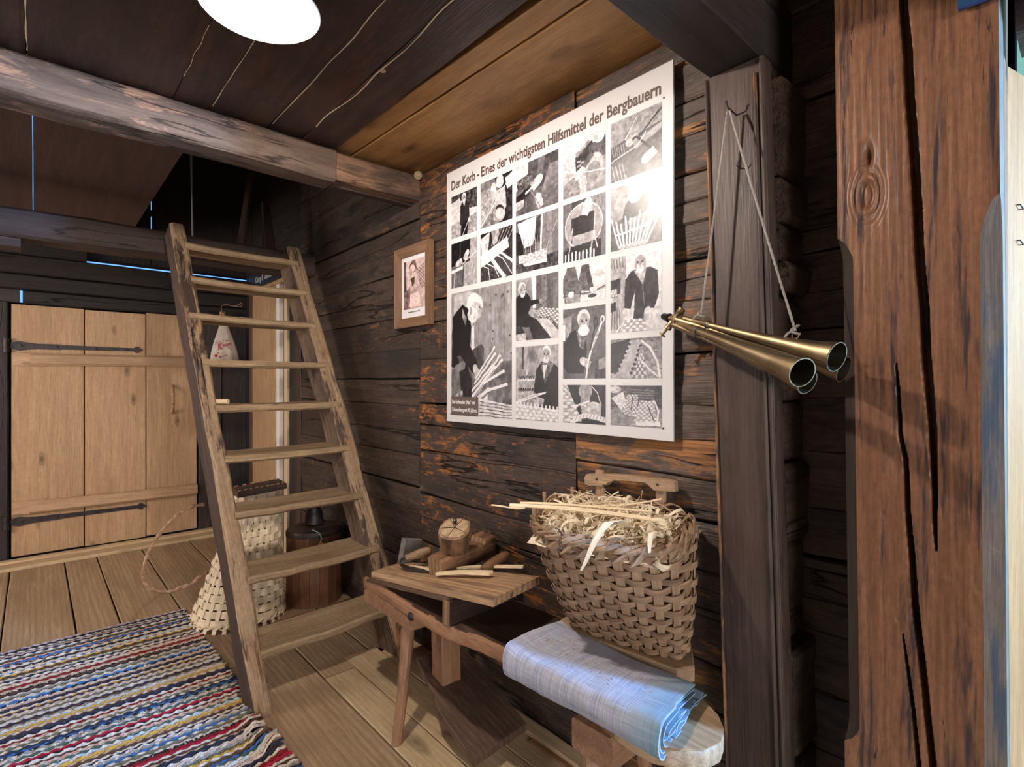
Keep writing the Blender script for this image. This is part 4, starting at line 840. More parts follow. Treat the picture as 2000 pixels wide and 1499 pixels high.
for k in range(22): p.e(.08 + .018 * k, .405 + .012 * (k % 3), .014, .018, .2 + .3 * (k % 2)); p.e(.08 + .018 * k, .585 + .02 * (k % 3), .02, .025, .2 + .25 * (k % 3), .4)
p.g([(.03, .62), (.5, .6), (.5, .63), (.03, .66)], .7, .05); p.g([(.5, .32), (.62, .22), (.84, .22), (1, .3), (1, .85), (.6, .85), (.42, .66)], .16, .06); p.g([(.6, .24), (.78, .2), (.9, .25), (.7, .5)], .45, .3, 30); p.g([(.65, .26), (.75, .26), (.68, .45)], .85, .05); p.head(.73, .12, .105, -.15); p.hand(.52, .73, .09, .2, .7); p.hand(.4, .65, .07, .4, .6); p.l([(0, .76), (.4, .66), (.72, .62)], .02, .85); p.l([(0, .78), (.4, .69), (.7, .63)], .02, .92); p.weave([(0, .78), (1, .84), (1, 1), (0, .99)], 15, 4, .62, .93)
for k in range(12): p.l([(.04 + .085 * k, .80 + .005 * k), (.04 + .085 * k, .755 + .005 * k)], .03, .93)
PH[9] = p
p = mk(10); p.bg(.85, .6, .08); p.g([(.3, .3), (.7, .1), (.75, .4), (.32, .6)], .25, .15); p.g([(.3, .25), (.62, .08), (.66, .12), (.34, .32)], .6, .2)
for k in range(16): p.e(.36 + .03 * (k % 6), .4 + .04 * (k // 3), .02, .015, .7, k)
p.g([(0, .75), (.4, .6), (.4, 1), (0, 1)], .55, .2, 24); p.g([(.6, .2), (1, .1), (1, .45), (.7, .55)], .35, .2, 12, 3); p.g([(.55, .5), (1, .45), (1, 1), (.5, 1)], .6, .15); p.g([(.38, .68), (.6, .7), (.55, 1), (.42, 1)], .72, .12); p.e(.75, .55, .2, .2, .72, .4, .1); p.e(.72, .68, .16, .2, .55, .4, .12); p.g([(.46, .5), (.66, .3), (.74, .38), (.55, .56)], .4, .1); p.hand(.42, .6, .09, 2.5); p.e(.85, .08, .13, .12, .88, 0, .1); p.e(.78, .1, .05, .05, .72); p.l([(0, .46), (.34, .6), (1, .7)], .018, .9); p.l([(.16, .46), (.38, .62)], .03, .92); PH[10] = p
p = mk(11); p.bg(.3, .25, .08); p.planks(.45, 2, 0, .22, 0, .8, 5); p.g([(.55, 0), (1, 0), (1, .5), (.8, .4), (.5, .2)], .5, .16, 8, 3); p.g([(.85, .4), (1, .35), (1, 1), (.8, 1)], .5, .12, 4, 6); p.e(.49, .43, .45, .38, .85, 0, .04, .03); p.e(.49, .43, .43, .36, .64, 0, .07, .03, 5); p.g([(.22, .28), (.74, .24), (.74, .56), (.22, .58)], .22, .07); p.g([(.2, .28), (.23, .28), (.23, .7), (.2, .7)], .3); p.g([(.1, .76), (.9, .72), (.9, 1), (.1, 1)], .24, .1); p.g([(.5, .0), (.62, 0), (.55, .12)], .35); p.hand(.6, .1, .12, 2.0, .86); p.l([(.24, .45), (.12, 1)], .03, .75); p.l([(.76, .3), (.74, .6), (.82, .85)], .025, .82); p.l([(.72, .6), (.66, .95)], .04, .7)
for k in range(9): p.l([(.06 + .085 * k, 1), (.06 + .085 * k, .88 - .01 * (k % 4))], .035, .93)
PH[11] = p
p = mk(12); p.bg(.82, .85, .1, 6, .3); p.g([(0, .3), (.1, .0), (.5, 0), (.62, 0), (.7, .75), (.45, .7), (.4, 1), (.05, 1), (0, .7)], .42, .16, 12); p.g([(.3, 0), (.46, 0), (.38, .4)], .85, .06); p.g([(.5, 0), (.62, 0), (.68, .35), (.74, .7), (.64, .75)], .35, .12); p.g([(.05, .75), (.4, .75), (.42, 1), (.08, 1)], .6, .1); p.l([(0, .82), (.3, .78), (.6, .8), (1, .68)], .035, .6); p.l([(0, .80), (.3, .76), (.6, .78), (1, .66)], .012, .25); p.e(.2, .76, .07, .09, .93); p.hand(.7, .72, .06, .3, .9); p.e(.7, .88, .1, .05, .3); PH[12] = p
p = mk(13); p.bg(.4, .35, .12, 5, .3); p.g([(0, .12), (.22, .1), (.2, .38), (0, .42)], .6, .08); p.g([(0, .22), (.05, .22), (.05, .45), (0, .45)], .95); p.g([(.8, .74), (1, .7), (1, 1), (.75, 1)], .25, .15); p.g([(.84, .74), (1, .7), (1, .86), (.84, .88)], .6, .08); p.g([(.02, .5), (.18, .34), (.34, .3), (.52, .36), (.58, .6), (.5, .92), (.1, .92), (0, .82)], .14, .05); p.g([(.32, .3), (.56, .34), (.5, .6), (.4, .55)], .5, .3, 34); p.head(.5, .19, .15, .2); p.e(.5, .33, .13, .075, .93, 0, .1, cells=26); p.g([(.05, .68), (.4, .7), (.44, .82), (.1, .84)], .17, .05); p.hand(.5, .76, .10, .4); p.l([(.56, 1), (.6, .8), (.68, .6), (.8, .42), (.93, .2)], .045, .9); p.l([(.58, 1), (.63, .8), (.72, .55), (.84, .36)], .012, .45); p.e(.93, .19, .05, .05, .92); p.e(.93, .195, .022, .03, .4); p.e(.78, .22, .05, .07, .22); p.e(.78, .22, .03, .05, .38); p.l([(.76, .28), (.66, .6)], .03, .22); PH[13] = p
p = mk(14); p.bg(.16, .14, .08); p.weave([(-.1, 0), (.1, 0), (.46, .95), (-.1, 1)], 4, 11, .5, .84); p.hand(.54, .25, .15, 1.6, .66); p.e(.54, .16, .16, .22, .64, 0, .14); p.hand(.66, .6, .13, 3.0, .72); p.e(.76, .62, .18, .2, .72, .2, .14); p.g([(.9, .55), (1, .5), (1, .8), (.9, .78)], .2); p.l([(.25, .55), (.45, .5), (.62, .42)], .035, .92); p.l([(.25, .65), (.42, .48), (.56, .55)], .03, .88); p.l([(.68, .02), (.82, .2), (.9, .5)], .02, .9); p.l([(.22, 1), (.35, .85), (.55, .79), (.8, .82), (1, .88)], .09, .9)
for k in range(9): p.l([(.3 + .08 * k, .93 - .03 * (k > 1)), (.36 + .08 * k, .76)], .012, .5)
PH[14] = p
p = mk(15); p.bg(.62, .5, .14, 20); p.g([(0, .42), (1, .28), (1, 1), (0, 1)], .38, .12, 20); p.g([(.45, .45), (1, .3), (1, .4), (.5, .58)], .62, .1, 5, .3); p.l([(1, .08), (.5, .44)], .028, .2); p.l([(.3, .34), (.52, .05)], .035, .84); p.l([(.52, .04), (.2, .45)], .012, .3); p.g([(0, .42), (.3, .36), (.34, .52), (0, .64)], .33, .12)
for k in range(6): p.l([(.03 + .045 * k, .42), (.06 + .045 * k, .58)], .014, .62)
p.hand(.4, .42, .1, -.2, .72); p.l([(.46, .4), (.52, .38), (.84, .68)], .04, .15); p.l([(0, .66), (.56, .52), (.7, .36)], .016, .92); p.hand(.72, .78, .11, -.5, .78); p.g([(.0, .75), (.26, .72), (.36, 1), (0, 1)], .45, .16, 10)
for k in range(4): p.l([(.03 + .07 * k, .74), (.1 + .07 * k, 1)], .018, .7)
PH[15] = p
p = mk(16); p.bg(.66, .55, .1); p.planks(.62, 2, .82, 1, 0, .6, 3); p.g([(0, .55), (.3, .5), (.5, .9), (.1, 1), (0, 1)], .42, .12, 16); p.g([(.7, .75), (1, .6), (1, 1), (.65, 1)], .5, .15, 14); p.g([(.22, .62), (.3, .32), (.4, .24), (.66, .2), (.78, .34), (.7, .5), (.4, .55)], .30, .08); p.e(.5, .15, .15, .16, .93, 0, .08, cells=24); p.e(.47, .24, .09, .08, .78); p.g([(.7, .0), (.8, 0), (.74, .2)], .75)
for k in range(11): p.l([(.17 + .055 * k, .96), (.02 + .096 * k, .50 + .05 * ((k * 7) % 3) - .04 * (4 < k < 8))], .036, .95); p.l([(.19 + .055 * k, .96), (.045 + .096 * k, .55)], .008, .5)
p.l([(.12, .76), (.8, .70)], .03, .93); p.weave([(.16, .93), (.72, .93), (.7, 1), (.18, 1)], 12, 3, .6, .95); PH[16] = p
p = mk(17); p.bg(.86, .82, .06); p.g([(0, 0), (.32, 0), (.3, 1), (0, 1)], .68, .16, 10); p.g([(0, .3), (.2, .28), (.2, .48), (0, .5)], .3, .2, 20); p.weave([(0, .42), (.13, .42), (.13, .52), (0, .52)], 4, 3, .5, .9); p.g([(0, .6), (.1, .58), (.12, .7), (0, .72)], .3, .2)
for k in range(4): p.l([(.03 + .05 * k, .7), (.02 + .06 * k, .95)], .012, .3); p.l([(.06 + .06 * k, .02), (.08 + .06 * k, .14)], .014, .35)
p.g([(.3, .32), (.42, .22), (.56, .2), (.78, .2), (.92, .26), (.95, .55), (.86, .72), (.72, .72), (.7, .88), (.46, .86), (.5, .48), (.4, .7), (.28, .68)], .25, .09, 12); p.g([(.48, .22), (.72, .2), (.64, .42)], .72, .16, 24); p.l([(.64, .4), (.68, .68)], .012, .6); p.head(.6, .12, .125, -.1); p.hand(.3, .74, .07, 1.6); p.hand(.74, .76, .085, 1.8); p.weave([(.28, .84), (.68, .84), (.72, 1), (.24, 1)], 7, 4, .5, .93); p.l([(.28, .86), (.1, 1)], .02, .9); PH[17] = p
p = mk(18); p.bg(.5, .62, .2, 22); p.g([(0, .1), (.4, .0), (.15, .9), (0, .85)], .2, .12); p.g([(.4, .05), (.62, .05), (.42, 1), (.1, .92)], .68, .06, 10)
for k in range(7): p.e(.38 - .04 * k, .14 + .11 * k, .03, .03, .16); p.e(.6 - .03 * k, .2 + .11 * k, .03, .035, .16)
p.weave([(.6, .2), (.64, .2), (.72, 1), (.44, 1)], 5, 9, .35, .8); p.l([(.62, .08), (.78, .25), (.92, .6), (.96, .95)], .04, .92); p.l([(.58, .5), (.75, .75), (.92, .95)], .03, .85); PH[18] = p
p = mk(19); p.bg(.3, .55, .2, 14); p.g([(0, .6), (1, .55), (1, 1), (0, 1)], .55, .14); p.g([(.4, .02), (1, .02), (1, .5), (.4, .5)], .28, .2, 12)
for k in range(4): p.l([(.4, .1 + .06 * k), (.85, .12 + .06 * k)], .02, .5)
p.g([(.02, .32), (.26, .15), (.32, .45), (.22, .62)], .82, .1); p.e(.1, .1, .12, .1, .7, 0, .2); p.weave([(.34, .22), (.56, .22), (.52, .78), (.24, .70)], 7, 11, .48, .86); p.weave([(.58, .36), (.86, .36), (.92, .96), (.44, .96)], 8, 12, .5, .9); p.l([(.45, .28), (.42, .6)], .02, .3); p.l([(.74, .46), (.86, .84)], .02, .35); p.l([(.86, .36), (.94, .6), (.9, .94)], .03, .9); p.g([(.5, .86), (.96, .84), (.98, .95), (.52, .97)], .9, .06); PH[19] = p

def photo_image(name, arr, dark, lightc):
    h, w = arr.shape; im = bpy.data.images.new(name, w, h)
    d = np.array(dark); li = np.array(lightc); px = np.ones((h, w, 4), np.float32)
    px[..., :3] = d + (li - d) * arr[::-1, :, None]
    im.pixels.foreach_set(px.ravel()); im.update(); im.pack(); return im
def print_mat(name, im, rough=0.33):
    m, nt, B = new_mat(name); t = N(nt, 'ShaderNodeTexImage'); t.image = im; t.interpolation = 'Linear'; t.extension = 'EXTEND'
    nt.links.new(t.outputs[0], B.inputs['Base Color']); B.inputs['Roughness'].default_value = rough; return m
def print_quad(name, O, ux, uy, w, h, mat, parent):
    O = Vector(O); ux = unit(ux); uy = unit(uy); mb = MB(); mb.quad(O, O + ux * w, O + ux * w + uy * h, O + uy * h)
    o = mb.build(name, mat, parent, smooth=False); uv = o.data.uv_layers.new(name='UVMap')
    for i, c in enumerate(((0, 0), (1, 0), (1, 1), (0, 1))): uv.data[i].uv = c
    return o
po = empty('exhibition_poster', (1.41, 1.43, 1.129), 'large white exhibition poster of black and white basket maker photographs on the log wall', 'poster')
MB().box((1.400, 0.855, 1.129), (1.406, 2.010, 2.254), 1, 0.0008).build('poster_board', 'white', po)
for (y, z) in ((1.0, 1.25), (1.86, 1.25), (1.0, 2.1), (1.86, 2.1)): MB().box((1.405, y - 0.03, z - 0.03), (1.422, y + 0.03, z + 0.03), 0).build('spacer', 'header', po)
for i in RECT:
    a0, b0, a1, b1 = RECT[i]
    im = photo_image('print', PH[i].done(), (0.055, 0.04, 0.05), (0.86, 0.845, 0.85))
    print_quad('photograph', (1.3992, 2.010 - a0, 2.254 - b1), (0, -1, 0), (0, 0, 1), a1 - a0, b1 - b0, print_mat('photo_print', im), po)
text_mesh('Der Korb - Eines der wichtigsten Hilfsmittel der Bergbauern', 'title', 'ink', (1.3995, 1.974, 2.1685), (0, -1, 0), (0, 0, 1), width=1.078, height=0.0415, parent=po)
cb = print_quad('caption', (1.3987, 1.974, 1.160), (0, -1, 0), (0, 0, 1), 0.196, 0.082, M['caption_box'], po)
for body, z, w in (('Der Korbmacher „Hans“ vom', 1.211, 0.166), ('Schwendberg mit 95 Jahren.', 1.177, 0.180)):
    text_mesh(body, 'caption_text', 'caption_text', (1.3985, 1.966, z), (0, -1, 0), (0, 0, 1), width=w, height=0.0170, parent=cb)
for (y, z) in ((0.886, 2.152), (0.888, 1.166), (1.979, 1.163)): MB().lathe((1.4, y, z), (-1, 0, 0), [(0, 0.003), (0.0015, 0.003), (0.002, 0.001)], 10).build('screw', 'steel', po)

# ------------------------------------------------------------------ small framed picture on the log wall
pf = empty('picture_frame', (1.415, 2.33, 1.58), 'small brown wooden frame with sepia photograph of a child, left of the poster', 'picture')
fy0, fy1, fz0, fz1 = 2.157, 2.487, 1.583, 1.990
def rail(a, b, c, d): # mitred frame bar, outer a-b inner c-d
    o = MB(); X0, X1 = 1.428, 1.398
    v = [(X0, *a), (X0, *b), (X0 - 0.010, *d), (X0 - 0.010, *c), (X1, *a), (X1, *b), (X1 + 0.010, *d), (X1 + 0.010, *c)]
    ax = Vector((0, b[0] - a[0], b[1] - a[1])).normalized()
    g = [(Vector(q).dot(ax), Vector(q).dot(ax.cross(Vector((1, 0, 0)))), q[0]) for q in v]
    o.add(v, g, [(0, 1, 2, 3), (7, 6, 5, 4), (0, 4, 5, 1), (1, 5, 6, 2), (2, 6, 7, 3), (3, 7, 4, 0)]); return recalc(o.build('frame_rail', 'frame', pf, smooth=False))
fw = 0.048
A_, B_, C_, D_ = (fy1, fz0), (fy0, fz0), (fy0, fz1), (fy1, fz1); a_, b_, c_, d_ = (fy1 - fw, fz0 + fw), (fy0 + fw, fz0 + fw), (fy0 + fw, fz1 - fw), (fy1 - fw, fz1 - fw)
for q in ((A_, B_, a_, b_), (B_, C_, b_, c_), (C_, D_, c_, d_), (D_, A_, d_, a_)): rail(*q)
print_quad('mat_board', (1.417, fy1 - fw, fz0 + fw), (0, -1, 0), (0, 0, 1), fy1 - fy0 - 2 * fw, fz1 - fz0 - 2 * fw, M['mat_board'], pf)
p = Photo(200, 240, 77); p.bg(.75, .7, .1); p.g([(0, 0), (.1, 0), (.12, .7), (.0, .8)], .25, .15); p.planks(.8, 3, .1, .6, 0, .3, 0); p.g([(.0, .65), (.3, .55), (.3, 1), (0, 1)], .4, .25, 14); p.weave([(.62, .2), (.95, .12), (1, .6), (.75, .62)], 7, 12, .3, .75)
p.g([(.35, .42), (.5, .32), (.68, .34), (.76, .6), (.78, .74), (.3, .74), (.32, .6)], .72, .14, 14); p.g([(.33, .38), (.5, .34), (.52, .48), (.42, .56)], .22, .12); p.g([(.3, .62), (.74, .56), (.76, .64), (.32, .7)], .62, .1); p.g([(.32, .7), (.72, .68), (.84, .96), (.26, .96)], .86, .06, 8, 3); p.e(.44, .17, .17, .15, .30, 0, .1); p.e(.42, .22, .145, .135, .84, 0, .05); p.e(.34, .25, .06, .07, .6, 0, 0, .9); p.e(.5, .06, .08, .05, .42, .5)
for k in (-1, 1): p.e(.45 + k * .055, .24, .022, .012, .2)
p.e(.45, .305, .03, .01, .35); p.hand(.38, .6, .05, .2)
im = photo_image('print', p.done(), (0.22, 0.13, 0.12), (0.93, 0.83, 0.80))
print_quad('photograph', (1.4165, fy1 - fw - 0.022, fz0 + fw + 0.045), (0, -1, 0), (0, 0, 1), fy1 - fy0 - 2 * fw - 0.036, 0.245, print_mat('photo_print', im, 0.45), pf)
text_mesh('Riesenaufunser Dirndl 1957', 'caption_text', 'ink', (1.4164, fy1 - fw - 0.06, fz0 + fw + 0.026), (0, -1, 0), (0, 0, 1), width=0.115, height=0.0075, parent=pf)
MB().lathe((1.43, 2.24, 1.56), (-1, 0, 0), [(0, 0.006), (0.02, 0.005)], 8).build('hanger_pin', 'iron', pf)
# ------------------------------------------------------------------ brass signal horns hanging on the jamb
hn = empty('brass_horns', (1.33, 0.70, 1.45), 'bundle of old brass signal horns with black mouthpiece hanging on a cord', 'horn')
Mo = Vector((1.360, 0.867, 1.496)); Hb = Vector((1.345, 0.812, 1.479)); ax0 = (Hb - Mo).normalized()
MB().lathe(Mo, ax0, [(0, 0.003), (0.003, 0.008), (0.010, 0.0105), (0.026, 0.0108), (0.028, 0.013), (0.032, 0.013), (0.033, 0.009)], 20).build('mouthpiece', 'black_rubber', hn)
MB().lathe(Mo + ax0 * 0.031, ax0, [(0, 0.008), (0.012, 0.0085), (0.012, 0.0105), (0.016, 0.0115), (0.048, 0.0145), (0.054, 0.013)], 20).build('receiver', 'brass', hn)
up_ = Vector((0.1, -0.35, 0.93)); up_ = (up_ - ax0 * up_.dot(ax0)).normalized(); sd_ = ax0.cross(up_)
vc = Mo + ax0 * 0.052
vd = (up_ * 0.85 - sd_ * 0.10 - ax0 * -0.30).normalized()
MB().lathe(vc - vd * 0.034, vd, [(0, 0.008), (0.002, 0.0105), (0.008, 0.0105), (0.010, 0.009), (0.056, 0.009), (0.058, 0.0105), (0.070, 0.0105), (0.071, 0.008)], 20).build('valve_tube', 'brass', hn)
MB().lathe(vc - vd * 0.034, vd * -1, [(0, 0.004), (0.018, 0.0035), (0.019, 0.009), (0.023, 0.009), (0.024, 0.003)], 16).build('valve_knob', 'brass', hn)
MB().tube([Hb + ax0 * 0.006 + up_ * (0.021 * math.cos(a)) + sd_ * (0.017 * math.sin(a)) for a in [2 * math.pi * i / 28 for i in range(28)]], 0.0042, 8, True, upv=tuple(ax0)).build('flange_ring', 'brass', hn)
bells = [((1.240, 0.377, 1.355), 0.0310, up_ * 0.011 - sd_ * 0.002), ((1.120, 0.401, 1.3215), 0.0290, up_ * -0.010 + sd_ * 0.000), ((1.300, 0.382, 1.330), 0.0285, up_ * 0.001 + sd_ * 0.014), ((1.205, 0.4215, 1.303), 0.0260, up_ * -0.020 + sd_ * 0.012)]
pipes = []
for (E_, rb, off) in bells:
    S_ = Hb + off * 0.75 + ax0 * 0.004; E_ = Vector(E_); d = E_ - S_; L = d.length; dd = d / L
    pr = [(0, .0078), (.10, .0080), (.22, .0086), (.225, .0098), (.245, .0098), (.25, .0074), (.40, .0088), (.55, .0112), (.70, .0148), (.82, .0190), (.91, .0238), (.97, .0285), (1.0, .031)]
    k = rb / 0.031
    pr = [(t * L, r * (1 if t < .3 else k)) for t, r in pr]
    inner = [(L + 0.0006, rb + 0.0008), (L + 0.0006, rb - 0.0012)] + [(t, r - 0.0014) for t, r in reversed(pr[5:-1])]
    mb = MB().lathe(S_, dd, pr + [(L - 0.0008, rb + 0.0012)] + inner, 28)
    o = mb.build('horn_pipe', 'brass', hn); recalc(o)
    o.data.materials.append(M['brass_in'])
    for q in o.data.polygons:
        cc = q.center + Vector(hn.location) - S_; rad = (cc - dd * cc.dot(dd))
        if rad.length > 1e-5 and q.normal.dot(rad.normalized()) < -0.25 and cc.dot(dd) > 0.3 * L: q.material_index = 1
    for t in (0.235,):
        MB().tube([S_ + d * t + up_ * (0.0102 * math.cos(a)) + dd.cross(up_) * (0.0102 * math.sin(a)) for a in [2 * math.pi * i / 20 for i in range(20)]], 0.0016, 6, True, upv=tuple(dd)).build('binding', 'black_rubber', o)
    pipes.append((S_, d))
S_, d = pipes[0]
r1 = S_ + d * 0.17 + up_ * 0.013; r2 = S_ + d * 0.77 + up_ * 0.024
for c in (r1, r2):
    MB().tube([c + Vector((0, math.cos(a) * 0.0075, math.sin(a) * 0.0075)) for a in [2 * math.pi * i / 18 for i in range(18)]], 0.0014, 6, True, upv=(1, 0, 0)).build('hanging_ring', 'brass', hn)
nail = Vector((1.352, 0.664, 2.018))
for c, s in ((r1, 0.003), (r2, -0.003)):
    A = nail + Vector((0, s, -0.006)); B = c + Vector((0, 0, 0.010))
    pts = [A + (B - A) * (i / 30) + Vector((0, 0, -0.004 * math.sin(math.pi * i / 30))) for i in range(31)]
    MB().tube(pts, 0.0029, 8, rough=0.2).build('cord', 'cord', hn)
    kp = []
    for i in range(40):
        a = i / 40 * 2 * math.pi; kp.append(c + Vector((0.004 * math.sin(3 * a), 0.009 * math.cos(2 * a), 0.012 + 0.010 * math.sin(a))))
    MB().tube(kp, 0.0030, 7, True).build('cord_knot', 'cord', hn)
    MB().tube([c + Vector((0, 0.004, 0.012)), c + Vector((-0.004, 0.016, 0.004)), c + Vector((-0.004, 0.022, -0.004))], 0.0028, 7).build('cord_end', 'cord', hn)
nl = MB().tube([(1.388, 0.658, 2.010), (1.350, 0.664, 2.020), (1.342, 0.665, 2.034)], 0.0022, 8).lathe((1.342, 0.665, 2.034), (-0.3, 0.05, 0.9), [(0, 0.004), (0.0015, 0.004), (0.002, 0.002)], 10)
tag(nl.build('bent_nail', 'iron'), 'bent iron nail in the jamb holding the cord of the horns', 'nail')
n2 = MB().tube([(1.388, 0.645, 1.865), (1.362, 0.648, 1.868), (1.360, 0.640, 1.880)], 0.0018, 8)
tag(n2.build('bent_nail', 'iron'), 'smaller rusty nail in the jamb between the two cords', 'nail')

# ------------------------------------------------------------------ shaving horse
sh = empty('shaving_horse', (1.2, 1.4, 0), 'old wooden shaving horse bench along the log wall with clamp and foot board', 'bench')
out = [(1.040, 2.10), (1.036, 1.90), (1.030, 1.75), (1.030, 1.60), (1.034, 1.49), (1.046, 1.43), (1.066, 1.34), (1.078, 1.22), (1.080, 1.08), (1.070, 0.94), (1.052, 0.84), (1.040, 0.76), (1.045, 0.69), (1.070, 0.635), (1.11, 0.60), (1.16, 0.588), (1.21, 0.605), (1.25, 0.64), (1.285, 0.70), (1.31, 0.78), (1.345, 0.90), (1.37, 1.05), (1.375, 1.25), (1.360, 1.40), (1.370, 1.52), (1.392, 1.60), (1.40, 1.80), (1.405, 2.10)]
def seat_mesh():
    mb = MB(); P2 = []
    n = len(out)
    for i in range(n):
        a, b = Vector((*out[i], 0)), Vector((*out[(i + 1) % n], 0)); L = (b - a).length; k = max(1, int(L / 0.03))
        for j in range(k): q = a.lerp(b, j / k); P2.append(q)
    m = len(P2); ctr = Vector((1.2, 1.4, 0)); rings = []
    for (z, ins) in ((0.436, 0.004), (0.440, 0.0), (0.474, 0.0), (0.482, 0.004), (0.485, 0.010)):
        r = []
        for i, q in enumerate(P2):
            t = (P2[(i + 1) % m] - P2[i - 1]).normalized(); nn = Vector((t.y, -t.x, 0))
            if nn.dot(q - ctr) < 0: nn = -nn
            w = 0.003 * noise.noise(Vector((q.x * 30, q.y * 30, z * 60))) + (0.002 * noise.noise(Vector((q.y * 9, z * 20, 3))))
            r.append(q - nn * (ins - w) + Vector((0, 0, z)))
        rings.append(r)
    vs = [v for r in rings for v in r]; gs = [(v.y, v.x, v.z) for v in vs]
    fs = [tuple(reversed(range(m)))]
    for i in range(len(rings) - 1):
        for j in range(m): k = (j + 1) % m; fs.append((i * m + j, i * m + k, (i + 1) * m + k, (i + 1) * m + j))
    fs.append(tuple(range((len(rings) - 1) * m, len(rings) * m))); mb.add(vs, gs, fs); return mb
st = seat_mesh().build('seat', 'bench', sh); recalc(st)
st.data.materials.append(M['bench_edge']); st.data.materials.append(M['bench_end'])
for p in st.data.polygons:
    c = p.center + Vector(sh.location)
    if abs(p.normal.z) < 0.9: p.material_index = 1 if c.y > 0.80 else 2
# pale worn near end: a thin scarfed cap with radial splits
cap = [q for q in out if q[1] < 0.86]
o = MB().prism([(x, y, 0.4845) for x, y in cap], (0, 0, 0.0025), (0, 1, 0)).build('seat_end', 'bench_end', sh, smooth=False); recalc(o)
for (top, foot, nm) in (((1.075, 1.79, 0.445), (0.976, 1.715, 0.0), 0), ((1.33, 1.86, 0.445), (1.385, 1.92, 0.0), 1), ((1.115, 0.93, 0.445), (1.07, 0.88, 0.0), 2), ((1.31, 0.93, 0.445), (1.36, 0.90, 0.0), 3)):
    MB().timber(foot, top, 0.036, 0.036, (0, 1, 0), n=14, bev=0.013, rough=0.004, seed=400 + nm, taper=1.45, cut=0.001).build('leg', 'leg', sh)
MB().box((1.040, 0.80, 0.355), (1.33, 0.93, 0.437), 0, 0.006, 8, 0.003, 5).build('cross_block', 'leg', sh)
MB().box((1.030, 1.70, 0.39), (1.36, 2.08, 0.437), 0, 0.006, 8, 0.003, 6).build('cross_block', 'leg', sh)
# sloping platform
pl4 = [(1.050, 2.055, 0.517), (1.225, 2.095, 0.511), (1.290, 1.302, 0.642), (1.046, 1.256, 0.646)]
def sloped(pts, th, name, mat, n=26, seed=0, m=8):
    A0, A1, B1, B0 = [Vector(p) for p in pts]; mb = MB(); vs = []; gs = []
    for k, dz in ((0, 0), (1, -th)):
        for i in range(n + 1):
            for j in range(m + 1):
                u, v = i / n, j / m; p = A0.lerp(B0, u).lerp(A1.lerp(B1, u), v)
                ed = min(v, 1 - v, u, 1 - u)
                z = dz + (0.0015 * noise.noise(Vector((u * 6, v * 30 + seed, dz * 99)))) - (0.003 if (k == 0 and ed < 0.01) else 0)
                w = 0.003 * noise.noise(Vector((u * 18, seed + dz * 400, v * 2)))
                q = p + Vector((w if j in (0, m) else 0, 0.004 * noise.noise(Vector((v * 40, seed, dz * 300))) if i in (0, n) else 0, z)); vs.append(q)
                gs.append((u * 0.8, v * 0.22, dz))
    N1 = (n + 1) * (m + 1); fs = []
    for i in range(n):
        for j in range(m):
            a = i * (m + 1) + j; b = a + 1; c = a + m + 2; d = a + m + 1; fs.append((a, b, c, d)); fs.append((N1 + d, N1 + c, N1 + b, N1 + a))
    bd = [(i * (m + 1), (i + 1) * (m + 1)) for i in range(n)] + [(n * (m + 1) + j, n * (m + 1) + j + 1) for j in range(m)] + [((i + 1) * (m + 1) + m, i * (m + 1) + m) for i in range(n)][::-1] + [(j + 1, j) for j in range(m)][::-1]
    for a, b in bd: fs.append((a, b, N1 + b, N1 + a))
    mb.add(vs, gs, fs); return recalc(mb.build(name, mat, sh))
sloped(pl4, 0.030, 'platform_plank', 'plank', seed=3)
sloped([(1.036, 2.075, 0.484), (1.25, 2.10, 0.484), (1.275, 1.50, 0.578), (1.036, 1.485, 0.579)], 0.014, 'platform_underboard', 'dark_plank', seed=8)
MB().timber((1.036, 1.487, 0.528), (1.352, 1.515, 0.520), 0.036, 0.084, n=10, bev=0.004, rough=0.002, seed=11, ny=2).build('support_board', 'dark_board', sh)
MB().box((1.030, 1.471, 0.488), (1.037, 1.506, 0.568), 2, 0.002, 4, 0.001).build('support_end_grain', 'endgrain', sh)
